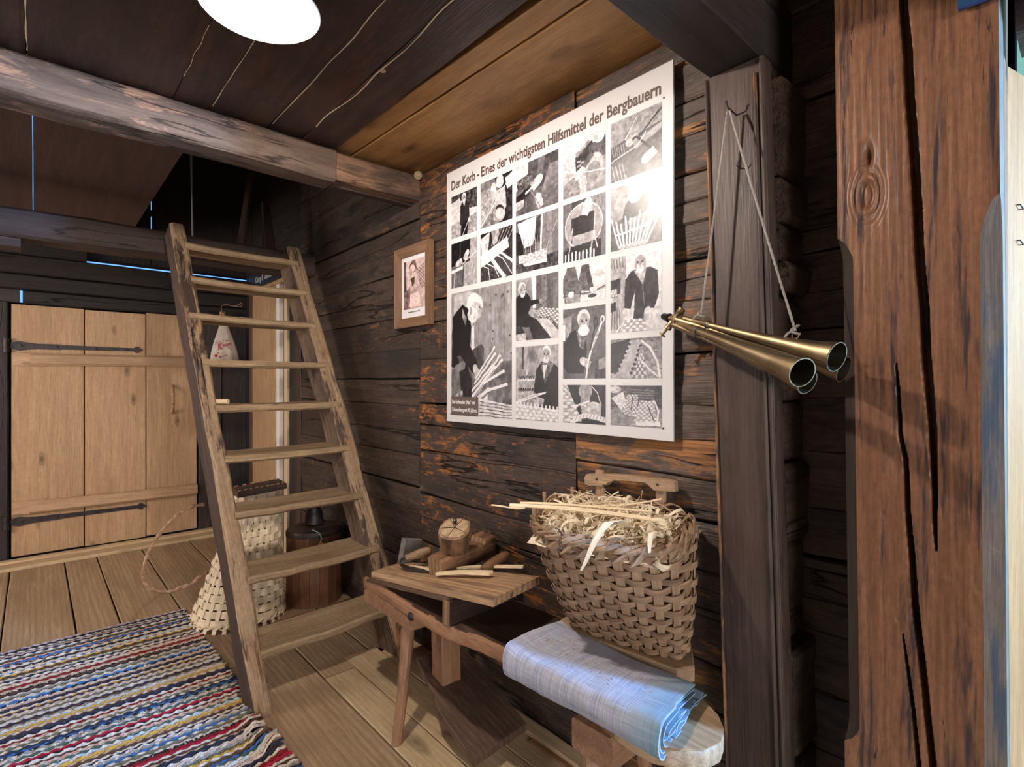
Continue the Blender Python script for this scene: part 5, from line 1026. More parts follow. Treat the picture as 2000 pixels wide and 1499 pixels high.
# swing arm, head, jaw and foot board
MB().timber((1.205, 1.735, 0.12), (1.205, 1.745, 0.60), 0.085, 0.085, (1, 0, 0), n=12, bev=0.006, rough=0.003, seed=13, ny=2).build('swing_arm', 'leg', sh)
def headlog():
    A = Vector((1.253, 1.742, 0.590)); B = Vector((1.188, 1.655, 0.752)); x = (B - A).normalized(); a = Vector((1, 0, 0)); a = (a - x * a.dot(x)).normalized(); b = x.cross(a)
    mb = MB(); n = 22; L = (B - A).length; vs = []; gs = []
    prof = [(0, .052), (.3, .055), (.6, .058), (.93, .062), (.98, .060), (1.0, .052)]
    rr = [1 + 0.10 * (abs(math.cos(2 * math.pi * j / n * 2.0)) ** 3) - 0.07 * (j in (3, 4)) + 0.03 * math.sin(5 * j) for j in range(n)]
    for t, r in prof:
        for j in range(n): w = 2 * math.pi * j / n; q = r * rr[j]; vs.append(A + x * (L * t) + a * (math.cos(w) * q) + b * (math.sin(w) * q * 0.86)); gs.append((L * t, math.cos(w) * q, math.sin(w) * q))
    fs = [tuple(reversed(range(n)))]
    for i in range(len(prof) - 1):
        for j in range(n): k = (j + 1) % n; fs.append((i * n + j, i * n + k, (i + 1) * n + k, (i + 1) * n + j))
    mb.add(vs, gs, fs); hd = recalc(mb.build('clamp_head', 'head', sh))
    tp_ = MB(); vs2 = [B + x * 0.0012 + a * (math.cos(2 * math.pi * j / n) * .0515 * rr[j]) + b * (math.sin(2 * math.pi * j / n) * .0515 * rr[j] * .86) for j in range(n)]
    c0 = B + x * 0.003; tp_.add(vs2 + [c0], [((v - c0).dot(a) * .2, (v - c0).dot(b), (v - c0).dot(a)) for v in vs2 + [c0]], [(j, (j + 1) % n, n) for j in range(n)])
    e = recalc(tp_.build('end_grain', 'bench_end', hd))
    ck = MB()
    for w in (2.6, 3.6, 0.4, 5.2, 1.4): ck.tube([c0 + x * 0.0005, c0 + (a * math.cos(w) + b * math.sin(w)) * 0.05 + x * -0.001], [0.0012, 0.0006], 5)
    ck.build('radial_crack', 'crack', hd)
    MB().lathe(B + x * 0.001 - a * 0.0 + b * 0.018 + a * 0.012, x, [(0, 0.007), (0.012, 0.007), (0.016, 0.009), (0.022, 0.008), (0.024, 0.003)], 12).build('bolt_head', 'steel', hd)
headlog()
def jaw():
    A = Vector((1.122, 1.690, 0.612)); B = Vector((1.405, 1.715, 0.640)); x = (B - A).normalized(); z = Vector((0, 0, 1)); z = (z - x * z.dot(x)).normalized(); y = z.cross(x)
    sec = [(-.042, -.040), (-.045, -.030), (-.043, .024), (-.034, .033), (.034, .034), (.042, .026), (.041, -.034), (.034, -.041)]
    ts = [0, .04, .2, .4, .55, .70, .78, .80, .94, .97, 1.0]; mb = MB(); vs = []; gs = []
    for t in ts:
        for (p, q) in sec:
            if q > 0 and 0.35 < t < 0.79: q = q * 0.72
            if q > 0 and t >= 0.80: q += 0.010
            s = 0.92 if t in (0, 1.0) else 1.0
            P = A + (B - A) * t + y * p * s + z * q * s + Vector((0, 0, 0.003 * noise.noise(Vector((t * 7, p * 30, q * 30))))); vs.append(P); gs.append((t * .28, p, q))
    m = 8; fs = [tuple(reversed(range(m)))]
    for i in range(len(ts) - 1):
        for j in range(m): k = (j + 1) % m; fs.append((i * m + j, i * m + k, (i + 1) * m + k, (i + 1) * m + j))
    fs.append(tuple(range((len(ts) - 1) * m, len(ts) * m))); mb.add(vs, gs, fs)
    o = recalc(mb.build('clamp_jaw', 'jaw', sh, angle=25)); o.data.materials.append(M['endgrain'])
    for p in o.data.polygons:
        if abs(p.normal.dot(x)) > 0.9: p.material_index = 1
jaw()
MB().lathe((1.033, 1.705, 0.447), (-1, -0.1, 0.05), [(-0.02, 0.014), (0.008, 0.015), (0.013, 0.012), (0.015, 0.004)], 12).build('pivot_peg', 'iron', sh)
tre = [(1.164, 1.886), (1.135, 1.78), (1.118, 1.699), (1.089, 1.63), (1.078, 1.56), (1.070, 1.46), (1.063, 1.376), (1.316, 1.392), (1.345, 1.60), (1.369, 1.843)]
def tz_(y): return 0.05 + (y - 1.376) * 0.205
o = MB().prism([(x, y, tz_(y)) for x, y in tre], (0, 0, 0.028), (0, 1, 0.2), inset=0.003).build('foot_board', 'treadle', sh, smooth=False); recalc(o)

# tools on the platform
dk = empty('drawknife', (1.16, 1.75, 0.56), 'iron drawknife with two wooden handles lying under the clamp block', 'tool')
bl = [Vector(q) for q in ((1.122, 1.935, 0.557), (1.118, 1.88, 0.558), (1.135, 1.80, 0.568), (1.165, 1.68, 0.588), (1.192, 1.575, 0.604), (1.205, 1.548, 0.610))]
MB().ribbon(bl, [Vector((.9, .1, .1))] * 6, [0.014, 0.024, 0.030, 0.030, 0.026, 0.012], 0.005).build('blade', 'steel', dk)
MB().tube([(1.122, 1.935, 0.557), (1.119, 1.945, 0.566), (1.128, 1.940, 0.578), (1.145, 1.925, 0.584)], [0.006, 0.0065, 0.006, 0.005], 8).build('tang', 'iron', dk)
MB().lathe((1.140, 1.930, 0.583), (0.078, -0.055, 0.024), [(0, 0.011), (0.004, 0.0125), (0.03, 0.0150), (0.06, 0.0195), (0.085, 0.020), (0.10, 0.016), (0.106, 0.008)], 16).build('handle', 'handle_pale', dk)
MB().tube([(1.203, 1.552, 0.610), (1.210, 1.530, 0.615), (1.225, 1.524, 0.620)], [0.006, 0.0065, 0.006], 8).build('tang', 'iron', dk)
MB().lathe((1.220, 1.526, 0.619), (0.125, 0.012, 0.024), [(0, 0.012), (0.004, 0.0155), (0.016, 0.0160), (0.018, 0.0175), (0.05, 0.0195), (0.10, 0.0200), (0.125, 0.0185), (0.137, 0.012), (0.140, 0.005)], 18).build('handle', 'handle_dark', dk)
def splint(name, A, B, w0, w1, th, label, seed=0, group=None, mat='split'):
    A = Vector(A); B = Vector(B); n = 10
    pts = [A.lerp(B, i / n) + Vector((0, 0, 0.004 * math.sin(math.pi * i / n + seed))) for i in range(n + 1)]
    o = MB().ribbon(pts, (B - A).normalized().cross(Vector((0, 0, 1))), [w0 + (w1 - w0) * i / n for i in range(n + 1)], th).build(name, mat)
    return tag(o, label, 'wood strip', group)
splint('wood_strip', (1.142, 1.905, 0.556), (1.136, 1.715, 0.585), 0.004, 0.016, 0.006, 'pale split strip sticking out left of the clamp block')
splint('wood_strip', (1.116, 1.665, 0.594), (1.196, 1.448, 0.634), 0.020, 0.030, 0.010, 'broad pale split strip at the front edge of the sloping plank')
splint('wood_strip', (1.180, 1.70, 0.588), (1.318, 1.412, 0.638), 0.012, 0.016, 0.008, 'narrow pale split strip lying under the dark drawknife handle')
MB().prism([(1.175, 2.03, 0.520), (1.30, 2.05, 0.520), (1.30, 2.05, 0.60), (1.20, 2.035, 0.625)], (0, 0.035, 0), (1, 0, 0), inset=0.004).build('whetstone', 'stone')
tag(bpy.data.objects['whetstone'], 'grey whetstone block behind the pale drawknife handle', 'whetstone')

# ------------------------------------------------------------------ woven baskets
def chaikin(poly, it=2):
    for _ in range(it):
        q = []
        for i in range(len(poly)):
            a, b = poly[i], poly[(i + 1) % len(poly)]; q += [a * .75 + b * .25, a * .25 + b * .75]
        poly = q
    return poly
def loop(corners, rc=0.22):
    c = [Vector(p) for p in corners]; q = []
    for i in range(len(c)):
        a, b = c[i], c[(i + 1) % len(c)]; q += [a.lerp(b, rc), a.lerp(b, 0.5), a.lerp(b, 1 - rc)]
    return chaikin(q, 2)
class Body:
    def __init__(s, bot, top, rc=0.22, bulge=0.0):
        s.b = loop(bot, rc); s.t = loop(top, rc); n = len(s.b); s.n = n; s.bulge = bulge
        ln = [0]
        for i in range(n): ln.append(ln[-1] + ((s.b[(i + 1) % n] - s.b[i]).length + (s.t[(i + 1) % n] - s.t[i]).length) / 2)
        s.ln = [x / ln[-1] for x in ln]; s.cb = sum(s.b, Vector()) / n; s.ct = sum(s.t, Vector()) / n
    def pos(s, f, t):
        f = f % 1.0; lo, hi = 0, s.n
        while hi - lo > 1:
            m = (lo + hi) // 2
            if s.ln[m] <= f: lo = m
            else: hi = m
        k = (f - s.ln[lo]) / (s.ln[lo + 1] - s.ln[lo]); j = (lo + 1) % s.n
        P = (s.b[lo].lerp(s.b[j], k)).lerp(s.t[lo].lerp(s.t[j], k), t)
        if s.bulge: P += s.nor(f, t, P) * (s.bulge * math.sin(math.pi * t))
        return P
    def nor(s, f, t, P=None):
        e = 0.004; b_ = s.bulge; s.bulge = 0
        a = s.pos(f + e, t) - s.pos(f - e, t); v = s.pos(f, min(1, t + .02)) - s.pos(f, max(0, t - .02)); P0 = s.pos(f, t); s.bulge = b_
        n = a.cross(v).normalized(); c = s.cb.lerp(s.ct, t)
        return n if n.dot(P0 - c) > 0 else -n
def weave(body, par, ns, rows, smat, wmat, t0=0.03, t1=0.95, amp=0.0045, sw=0.016, wth=0.0018, sth=0.003, over=0.0, hfac=0.43, seed=0, gaps=0.0, tmax=1.0, sub=6):
    r = random.Random(seed)
    for j in range(ns):
        f = j / ns; pts = []; wv = []
        for i in range(17):
            t = -over + (tmax + over) * i / 16; tc = min(1, max(0, t))
            P = body.pos(f, tc)
            if t < 0: P = P + (body.pos(f, 0) - body.pos(f, 0.1)) * (-t / 0.1)
            ph = math.cos(math.pi * (j + (t - t0) / (t1 - t0) * (rows - 1)))
            pts.append(P - body.nor(f, tc) * (amp * 0.25 * ph)); wv.append(body.pos(f + .004, tc) - body.pos(f - .004, tc))
        MB().ribbon(pts, wv, [sw * (0.85 + 0.3 * i / 16) * r.uniform(0.93, 1.07) for i in range(17)], sth).build('stake', smat, par)
    for k in range(rows):
        t = t0 + (t1 - t0) * k / (rows - 1) + r.uniform(-gaps, gaps); n = ns * sub; pts = []; wv = []
        sp = (body.pos(0, t1) - body.pos(0, t0)).length / (rows - 1)
        dt = r.uniform(-1, 1)
        for i in range(n):
            f = i / n; tt = min(1, max(0, t + 0.006 * noise.noise(Vector((f * 9, k * 3.3, seed))) * dt))
            P = body.pos(f, tt) + body.nor(f, tt) * (amp * math.cos(math.pi * (f * ns + k)) + 0.001)
            pts.append(P); wv.append(body.pos(f, min(1, tt + .03)) - body.pos(f, max(0, tt - .03)))
        mb = MB().ribbon(pts, wv, sp * 2 * hfac * r.uniform(0.85, 1.08), wth, closed=True); mb.build('weaver', wmat, par)

bk = empty('pack_basket', (1.25, 0.98, 0.53), 'old grey-brown splint pack basket full of wood shavings on the bench', 'basket')
bot = [(1.250, 1.155, 0.537), (1.312, 0.787, 0.535), (1.405, 0.800, 0.545), (1.402, 1.180, 0.545)]
top = [(0.985, 1.065, 0.902), (1.160, 0.728, 0.872), (1.390, 0.752, 0.938), (1.388, 1.325, 0.915)]
bb = Body(bot, top, 0.20, 0.010)
weave(bb, bk, 26, 14, 'wicker_stake', 'wicker_old', t0=0.035, t1=0.93, amp=0.0068, sw=0.023, wth=0.0030, sth=0.0045, hfac=0.35, seed=2, gaps=0.004)
# border: strands bent over and round the rim
for s in range(3):
    pts = []
    for i in range(160):
        f = i / 160; a = f * 2 * math.pi * 11 + s * 2.094
        P = bb.pos(f, 1.0) + bb.nor(f, 1.0) * (0.007 * math.cos(a)) + Vector((0, 0, 0.006 * math.sin(a) - 0.004)); pts.append(P)
    MB().tube(pts, 0.0072, 6, True, rough=0.25, seed=s, flat=0.45).build('rim_strand', 'wicker_old', bk)
for j in range(26):
    f0 = j / 26; pts = []; wv = []
    if 0.53 < f0 < 0.9: continue
    for i in range(13):
        u = i / 12; f = f0 + 0.085 * u + 0.012 * rnd.uniform(-1, 1) * u; a = math.pi * (1.15 * u - 0.1)
        P = bb.pos(f, 0.965) + bb.nor(f, 1.0) * ((0.017 + 0.004 * math.sin(j * 2.3)) * math.cos(a) - 0.003) + Vector((0, 0, (0.034 + 0.008 * math.sin(j * 3.7)) * math.sin(a) - 0.008)); pts.append(P)
        wv.append(bb.pos(f + .01, 1) - bb.pos(f - .01, 1) + Vector((0, 0, 0.01 * math.cos(a))))
    MB().ribbon(pts, wv, [0.021 * (1 - 0.45 * (i / 12)) for i in range(13)], 0.0030).build('rim_wrap', 'wicker_old', bk)
for j in range(8):    # cut stake ends stand up along the back rim
    f = 0.53 + 0.045 * j; P = bb.pos(f, 1.0); h = rnd.uniform(0.012, 0.035)
    MB().timber(P + Vector((0, 0, -0.02)), P + Vector((0, rnd.uniform(-.004, .004), h)), 0.012, 0.007, (1, 0, 0), n=3, bev=0.001, rough=0.001, seed=j).build('stake_end', 'wicker_stake', bk)
hbz = [(1.182, 0.982), (1.172, 0.996), (1.12, 1.002), (1.06, 1.010), (1.00, 1.014), (0.93, 1.016), (0.86, 1.018), (0.842, 1.014), (0.840, 0.986), (0.905, 0.980), (0.918, 0.990), (0.935, 1.000), (1.00, 0.997), (1.06, 0.990), (1.083, 0.980), (1.098, 0.966), (1.165, 0.958), (1.180, 0.962)]
o = MB().prism([(1.380, y, z) for y, z in hbz], (0.026, 0, 0), (0, 1, 0), inset=0.004).build('carry_bar', 'leg', bk, smooth=False); recalc(o); o.data.materials.clear(); o.data.materials.append(M['wicker_stake'])
for y in (1.125, 0.892): MB().timber((1.398, y, 0.80), (1.394, y, 1.014), 0.034, 0.012, (1, 0, 0), n=5, bev=0.003, rough=0.002, seed=int(y * 100)).build('bar_upright', 'wicker_stake', bk)
nb_ = MB()
for y, z in ((1.125, 0.985), (0.895, 1.000), (1.095, 0.968), (0.917, 0.982)): nb_.lathe((1.380, y, z), (-1, 0, 0), [(0, 0.004), (0.003, 0.0035), (0.004, 0.001)], 8)
nb_.build('bar_nails', 'steel', o)
o = MB().prism([(1.238, 1.185, 0.4865), (1.285, 0.775, 0.4865), (1.338, 0.752, 0.4865), (1.412, 0.800, 0.4865), (1.412, 1.215, 0.4865)], (0, 0, 0.046), (0, 1, 0), inset=0.004).build('base_board', 'wicker_stake', bk, smooth=False); recalc(o)

# shavings heaped in the basket (uncountable) and the long pieces one by one
sv = MB(); r = random.Random(11)
def inside(u, v, t): # bilinear across the mouth
    A, B, C, D = [Vector(q) for q in top]; a = [Vector(q) for q in bot]
    P1 = A.lerp(B, u).lerp(D.lerp(C, u), v); P0 = a[0].lerp(a[1], u).lerp(a[3].lerp(a[2], u), v); return P0.lerp(P1, t)
for k in range(520):
    u = r.uniform(.07, .93); v = r.uniform(.07, .90); hump = 0.012 + 0.045 * math.sin(math.pi * u) * math.sin(math.pi * min(1, v * 1.1))
    c = inside(u, v, 0.90) + Vector((0, 0, hump + r.uniform(-.025, .024)))
    rad = r.uniform(.008, .026); ang = r.uniform(1.5, 5.5); w = r.choice([.002, .003, .005, .009, .014]); a0 = r.uniform(0, 6.28)
    d1 = unit((r.gauss(0, 1), r.gauss(0, 1), r.gauss(0, .6))); d2 = d1.cross(unit((r.gauss(0, 1), r.gauss(0, 1), r.gauss(0, 1)))).normalized(); wv = d1.cross(d2)
    n = 12; gr = r.uniform(-.4, .8)
    pts = [c + d1 * (math.cos(a0 + ang * i / n) * rad * (1 + gr * i / n)) + d2 * (math.sin(a0 + ang * i / n) * rad * (1 + gr * i / n)) + wv * (0.012 * gr * i / n) for i in range(n + 1)]
    sv.ribbon(pts, wv, w, 0.0006)
for k in range(46):
    u = r.uniform(.12, .88); v = r.uniform(.12, .85); c = inside(u, v, 0.93) + Vector((0, 0, 0.03 * math.sin(math.pi * u) * math.sin(math.pi * v) + r.uniform(0.0, .02)))
    d1 = unit((r.gauss(0, 1), r.gauss(0, 1), r.gauss(0, .4))); wv = unit((r.gauss(0, 1), r.gauss(0, 1), r.gauss(0, .5))); d2 = d1.cross(wv).normalized(); wv = d1.cross(d2); rad = r.uniform(.018, .034); a0 = r.uniform(0, 6.28); ang = r.uniform(1.6, 4.2); w = r.uniform(.009, .019)
    sv.ribbon([c + d1 * (math.cos(a0 + ang * i / 14) * rad) + d2 * (math.sin(a0 + ang * i / 14) * rad) + wv * (.012 * i / 14) for i in range(15)], wv, [w * (1 - .5 * i / 14) for i in range(15)], 0.0007)
for k in range(330):
    u = r.uniform(.08, .92); v = r.uniform(.08, .9); c = inside(u, v, 0.90) + Vector((0, 0, 0.012 + 0.045 * math.sin(math.pi * u) * math.sin(math.pi * v) + r.uniform(-.02, .028)))
    d = Vector((r.gauss(0, 1), r.gauss(0, 1), r.gauss(0, .30))).normalized() * r.uniform(.02, .06); b = Vector((r.gauss(0, .004), r.gauss(0, .004), r.uniform(0, .010)))
    sv.ribbon([c - d, c - d * .3 + b, c + d * .3 + b, c + d], (r.gauss(0, 1), r.gauss(0, 1), r.gauss(0, 1)), r.choice([.0015, .002, .003, .005]), 0.001)
# filling under the heap
for k in range(5):
    t = 0.86
sv_o = sv.build('wood_shavings', 'shaving')
tag(sv_o, 'heap of curled pale wood shavings in the pack basket', 'shavings', kind='stuff')
fill = MB(); n = 16
vs = [inside(i / n, j / n, 0.88) + Vector((0, 0, 0.045 * math.sin(math.pi * i / n) * math.sin(math.pi * j / n) + 0.006 * noise.noise(Vector((i * .9, j * .9, 0))))) for i in range(n + 1) for j in range(n + 1)]
fill.add(vs, vs, [(i * (n + 1) + j, i * (n + 1) + j + 1, (i + 1) * (n + 1) + j + 1, (i + 1) * (n + 1) + j) for i in range(n) for j in range(n)])
f_ = fill.build('shaving_bed', 'shaving', sv_o)
long_ = [((1.015, 1.145, 0.952), (1.205, 0.800, 0.945), .010, .012, 'long straight split splint lying across the whole basket of shavings'),
         ((1.060, 1.150, 0.945), (1.250, 0.830, 0.958), .008, .005, 'thin splint lying behind the longest one across the shavings'),
         ((1.022, 1.235, 0.930), (1.080, 1.150, 0.938), .004, .005, 'thin splint poking out over the left rim of the pack basket'),
         ((1.190, 0.980, 0.950), (1.330, 0.850, 0.972), .006, .004, 'short splint slanting towards the back right of the shavings')]
for i, (A, B, w0, w1, lab) in enumerate(long_):
    pts = [Vector(A).lerp(Vector(B), q / 8) + Vector((0, 0, 0.006 * math.sin(q * .4 + i))) for q in range(9)]
    tag(MB().ribbon(pts, (0.5, 0.4, 0.6), [w0 + (w1 - w0) * q / 8 for q in range(9)], 0.003).build('wood_splint', 'split'), lab, 'splint')
# curl hanging over the front rim
c = [(1.160, 0.845, 0.925), (1.130, 0.850, 0.945), (1.098, 0.855, 0.945), (1.072, 0.862, 0.925), (1.058, 0.872, 0.895), (1.050, 0.882, 0.865), (1.044, 0.892, 0.838), (1.040, 0.899, 0.822)]
tag(MB().ribbon(c, (0.35, -0.75, 0.1), [.020, .024, .024, .021, .017, .013, .009, .006], 0.0012).build('hanging_shaving', 'shaving'), 'broad shaving curling down over the front rim of the pack basket', 'shaving')
c = [(1.175, 0.775, 0.905), (1.165, 0.770, 0.925), (1.150, 0.765, 0.925), (1.140, 0.762, 0.900), (1.137, 0.760, 0.880)]
tag(MB().ribbon(c, (0.4, -0.8, 0.2), [.012, .014, .013, .010, .006], 0.0012).build('hanging_shaving', 'shaving'), 'short shaving bent over the rim near the right front corner', 'shaving')

# ------------------------------------------------------------------ folded blue cloth on the bench
def cloth():
    mb = MB(); ny = 60
    y0, y1 = 0.675, 1.150
    def sheet(prof, yo0, yo1, th, seed, wob):
        L = [0]
        for a, b in zip(prof, prof[1:]): L.append(L[-1] + math.hypot(b[0] - a[0], b[1] - a[1]))
        m = len(prof); vs = []; gs = []
        for side in (0, 1):
            for j in range(ny + 1):
                v = j / ny; y = yo0 + (yo1 - yo0) * v
                for i, (x, z) in enumerate(prof):
                    t = (prof[min(i + 1, m - 1)][0] - prof[max(i - 1, 0)][0], prof[min(i + 1, m - 1)][1] - prof[max(i - 1, 0)][1]); q = math.hypot(*t) + 1e-9
                    nx, nz = -t[1] / q, t[0] / q
                    w = wob * (noise.noise(Vector((x * 14 + seed, y * 9, z * 18))) + 0.5 * noise.noise(Vector((x * 40, y * 30, z * 40 + seed))))
                    sag = -0.006 * max(0, math.sin(math.pi * v)) if z > .5 else 0
                    sk = (x - 1.10) * 0.16                     # the far end is skewed, the near end cut slanting
                    roll = 0.012 * max(0, 1 - abs(v - 1) / 0.1) * (z > 0.5)
                    P = Vector((x + nx * (th * side + w) + 0.028 * (1 - v) * (x < 1.1) , y + sk * (1 if v < .5 else 0.3), z + nz * (th * side + w) + sag + roll))
                    vs.append(P); gs.append((L[i], y - y0, side * .01))
        fs = []; nn = (ny + 1) * m
        for j in range(ny):
            for i in range(m - 1):
                a = j * m + i; fs.append((a, a + 1, a + m + 1, a + m)); fs.append((nn + a + m, nn + a + m + 1, nn + a + 1, nn + a))
        for j in range(ny):
            for i in (0, m - 1): a = j * m + i; fs.append((a, a + m, nn + a + m, nn + a))
        for i in range(m - 1):
            for j in (0, ny): a = j * m + i; fs.append((a, a + 1, nn + a + 1, nn + a))
        mb.add(vs, gs, fs)
    def U(xf, xb, zt, zb, zb_back, k=12):
        """fold: back top -> front edge -> back bottom"""
        pr = [(xb + (xf + .03 - xb) * i / 10, zt - 0.014 * (1 - i / 10) ** 2) for i in range(10)]
        cz = (zt + zb) / 2; rz = (zt - zb) / 2
        pr += [(xf + .028 - .030 * math.sin(math.pi * i / k), cz + rz * math.cos(math.pi * i / k)) for i in range(k + 1)]
        pr += [(xf + .028 + (xb - xf - .028) * i / 8, zb + (zb_back - zb) * min(1, i / 2.5)) for i in range(1, 9)]
        return pr
    sheet(U(0.990, 1.245, 0.552, 0.462, 0.488), y0, y1, 0.0035, 1, 0.0035)
    sheet(U(1.000, 1.242, 0.544, 0.472, 0.493), y0 + .002, y1 - .004, 0.003, 2, 0.0022)
    sheet(U(1.010, 1.238, 0.536, 0.482, 0.498), y0 - .003, y1 - .008, 0.003, 3, 0.0020)
    sheet(U(1.020, 1.232, 0.527, 0.492, 0.503), y0 + .004, y1 - .010, 0.003, 4, 0.0016)
    sheet(U(1.030, 1.228, 0.520, 0.502, 0.508), y0 - .006, y1 - .014, 0.003, 5, 0.0012)
    # lowest layer sticking out to the wall side
    fl = [(1.06 + (1.300 - 1.06) * i / 14, 0.490 + 0.018 * math.sin(math.pi * i / 14) * (i > 6)) for i in range(15)]
    sheet(fl, y0 - .010, y1 - .03, 0.0035, 7, 0.0012)
    fl = [(1.10 + (1.272 - 1.10) * i / 14, 0.504 + 0.006 * math.sin(i)) for i in range(15)]
    sheet(fl, y0 - .012, y1 - .05, 0.003, 9, 0.0012)
    return recalc(mb.build('folded_cloth', 'cloth', None, angle=60))
cl = cloth(); tag(cl, 'folded blue-grey linen cloth lying on the near end of the bench', 'cloth')
ch = MB(); r = random.Random(5)
for k in range(70):
    x = r.gauss(1.135, .045); y = r.gauss(0.99, .10)
    if not (1.03 < x < 1.235 and 0.70 < y < 1.14): continue
    a = r.uniform(0, 3.14); d = Vector((math.cos(a), math.sin(a), 0)) * r.uniform(.002, .006); hit, loc, nr, _ = cl.ray_cast(Vector((x, y, 0.8)), Vector((0, 0, -1)))
    if hit: ch.tube([loc - d + nr * .0006, loc + d + nr * .0008], 0.0006, 4)
tag(ch.build('chaff', 'bark'), 'scattered dry needles of chaff on the blue cloth', 'chaff', kind='stuff')

# ------------------------------------------------------------------ rag rug
rg = empty('rag_rug', (0.15, 2.5, 0), 'striped woven rag rug on the floor boards left of the ladder', 'rug')
cream = (0.60, 0.50, 0.40); white = (0.62, 0.55, 0.48); tan = (0.48, 0.35, 0.27)
navy = (0.032, 0.034, 0.060); brown = (0.085, 0.045, 0.035); red = (0.33, 0.015, 0.040); wine = (0.20, 0.018, 0.022); must = (0.52, 0.31, 0.055); blue = (0.045, 0.14, 0.36); lblue = (0.36, 0.52, 0.60); olive = (0.13, 0.125, 0.085); grey = (0.24, 0.23, 0.21); lilac = (0.42, 0.34, 0.38); black = (0.02, 0.02, 0.024); pink = (0.60, 0.30, 0.29); orange = (0.80, 0.22, 0.06); dgreen = (0.06, 0.10, 0.085)
RM = {}
def rm(a, b, amt): 
    k = (a, b, amt)
    if k not in RM: RM[k] = rag_mat('rag_weft', a, b, amt)
    return RM[k]
colours = {'c': (cream, white, .5), 'w': (white, lilac, .55), 't': (tan, cream, .6), 'n': (navy, grey, .68), 'b': (brown, tan, .70), 'r': (red, wine, .6), 'i': (wine, black, .68), 'm': (must, brown, .68), 'u': (blue, navy, .62), 'l': (lblue, cream, .5), 'o': (olive, brown, .6), 'g': (grey, cream, .58), 's': (black, white, .58), 'k': (black, navy, .5), 'p': (pink, cream, .5), 'q': (lilac, navy, .62), 'x': (orange, brown, .6), 'd': (dgreen, grey, .6)}
seq = 'qkncoqkncdbcrucbcnsclucmbocgkwbpcoitcsbkcgocluswtbkcmntcowcnbgclmtcbnkcitcocnusgwdcrkcbpcdlcmtbcnwgucocsircbtkncwgomcbudcltcnkcirwbcgnucmtockwbsrcdnclguctbmkcowinctgbcurkwdclnbmctoc'
def weft(y, i, c):
    r = random.Random(900 + i); xr = 0.640 + 0.02 * (3.54 - y) + r.uniform(-.006, .006); xl = -0.62
    n = 104; vs = []; gs = []; ph = r.uniform(0, 6); tw = r.choice([150, 175, 200]); hh = r.uniform(.0052, .0075)
    for k in range(n + 1):
        x = xl + (xr - xl) * k / n; s = math.sin(x * tw + ph)
        yy = y + 0.0022 * s + 0.004 * noise.noise(Vector((x * 2.5, i * .15, 0))); 
        e = math.exp(-((x - 0.640) / 0.055) ** 2 - ((y - 2.10) / 0.13) ** 2); e2 = math.exp(-((x - 0.66) / 0.045) ** 2 - ((y - 1.97) / 0.06) ** 2)
        lift = 0.030 * e * (1 + .5 * math.sin(y * 90)) + 0.035 * e2; yy += 0.02 * e2 - 0.015 * e
        x2 = x - 0.035 * e - 0.01 * e2
        h = hh * (0.82 + 0.18 * s)
        for (dy, dz) in ((-.0072, .002), (-.0052, .0055 + 0 * h), (0, .0055 + h * .9), (.0052, .0055), (.0072, .002)): vs.append((x2, yy + dy, dz * (h / .0062) + lift + .001)); gs.append((x, yy + dy - y, dz))
    fs = [(k * 5 + j, k * 5 + j + 1, k * 5 + 6 + j, k * 5 + 5 + j) for k in range(n) for j in range(4)]
    fs = [tuple(reversed(f)) for f in fs]
    mb = MB(); mb.add(vs, gs, fs); mb.build('weft_strip', rm(*colours[c]), rg, angle=80)
y = 3.535; i = 0
while y > 1.15:
    weft(y, i, seq[i % len(seq)]); y -= 0.0128; i += 1
MB().box((-0.60, 1.15, 0.0008), (0.615, 3.53, 0.004), 1, 0.0005).build('rug_backing', rm(*colours['b']), rg)

# ------------------------------------------------------------------ pale basket standing upside down behind the ladder
fb = empty('willow_basket', (0.9, 3.25, 0), 'pale new splint basket standing upside down on the floor behind the ladder', 'basket')
fbot = [(0.640, 3.055, 0.022), (1.060, 3.010, 0.022), (1.085, 3.440, 0.022), (0.620, 3.440, 0.022)]
ftop = [(0.845, 3.215, 0.665), (1.085, 3.195, 0.685), (1.100, 3.360, 0.685), (0.860, 3.370, 0.665)]
fbd = Body(fbot, ftop, 0.24, -0.012)
weave(fbd, fb, 28, 17, 'wicker_new', 'wicker_new', t0=0.045, t1=0.975, amp=0.0068, sw=0.024, wth=0.0024, sth=0.0028, over=0.033, hfac=0.42, seed=5, gaps=0.003, sub=5)
for s in range(2):
    pts = [fbd.pos(q / 170, .012) + fbd.nor(q / 170, .02) * (0.006 * math.cos(q / 170 * 2 * math.pi * 17 + s * math.pi)) + Vector((0, 0, 0.009 * math.sin(q / 170 * 2 * math.pi * 17 + s * math.pi))) for q in range(170)]
    MB().tube(pts, 0.0065, 6, True, flat=.7).build('rim_strand', 'wicker_new', fb)
tb = [(0.835, 3.200, 0.668), (1.092, 3.180, 0.690), (1.108, 3.368, 0.690), (0.850, 3.378, 0.668)]
o = MB().prism(tb, (0, 0, 0.032), (1, 0, 0), inset=0.003).build('base_board', 'tub', fb, smooth=False); recalc(o); o.data.materials.clear(); o.data.materials.append(M['ladder_side'])
for k in range(9):
    P = Vector(tb[0]).lerp(Vector(tb[1]), (k + .5) / 9) + Vector((0, 0.012, 0.034)); MB().timber(P - Vector((.009, 0, 0)), P + Vector((.009, 0.003, 0.002)), 0.008, 0.010, n=2, bev=.003, rough=.001, seed=k).build('stitch', 'bark', o)
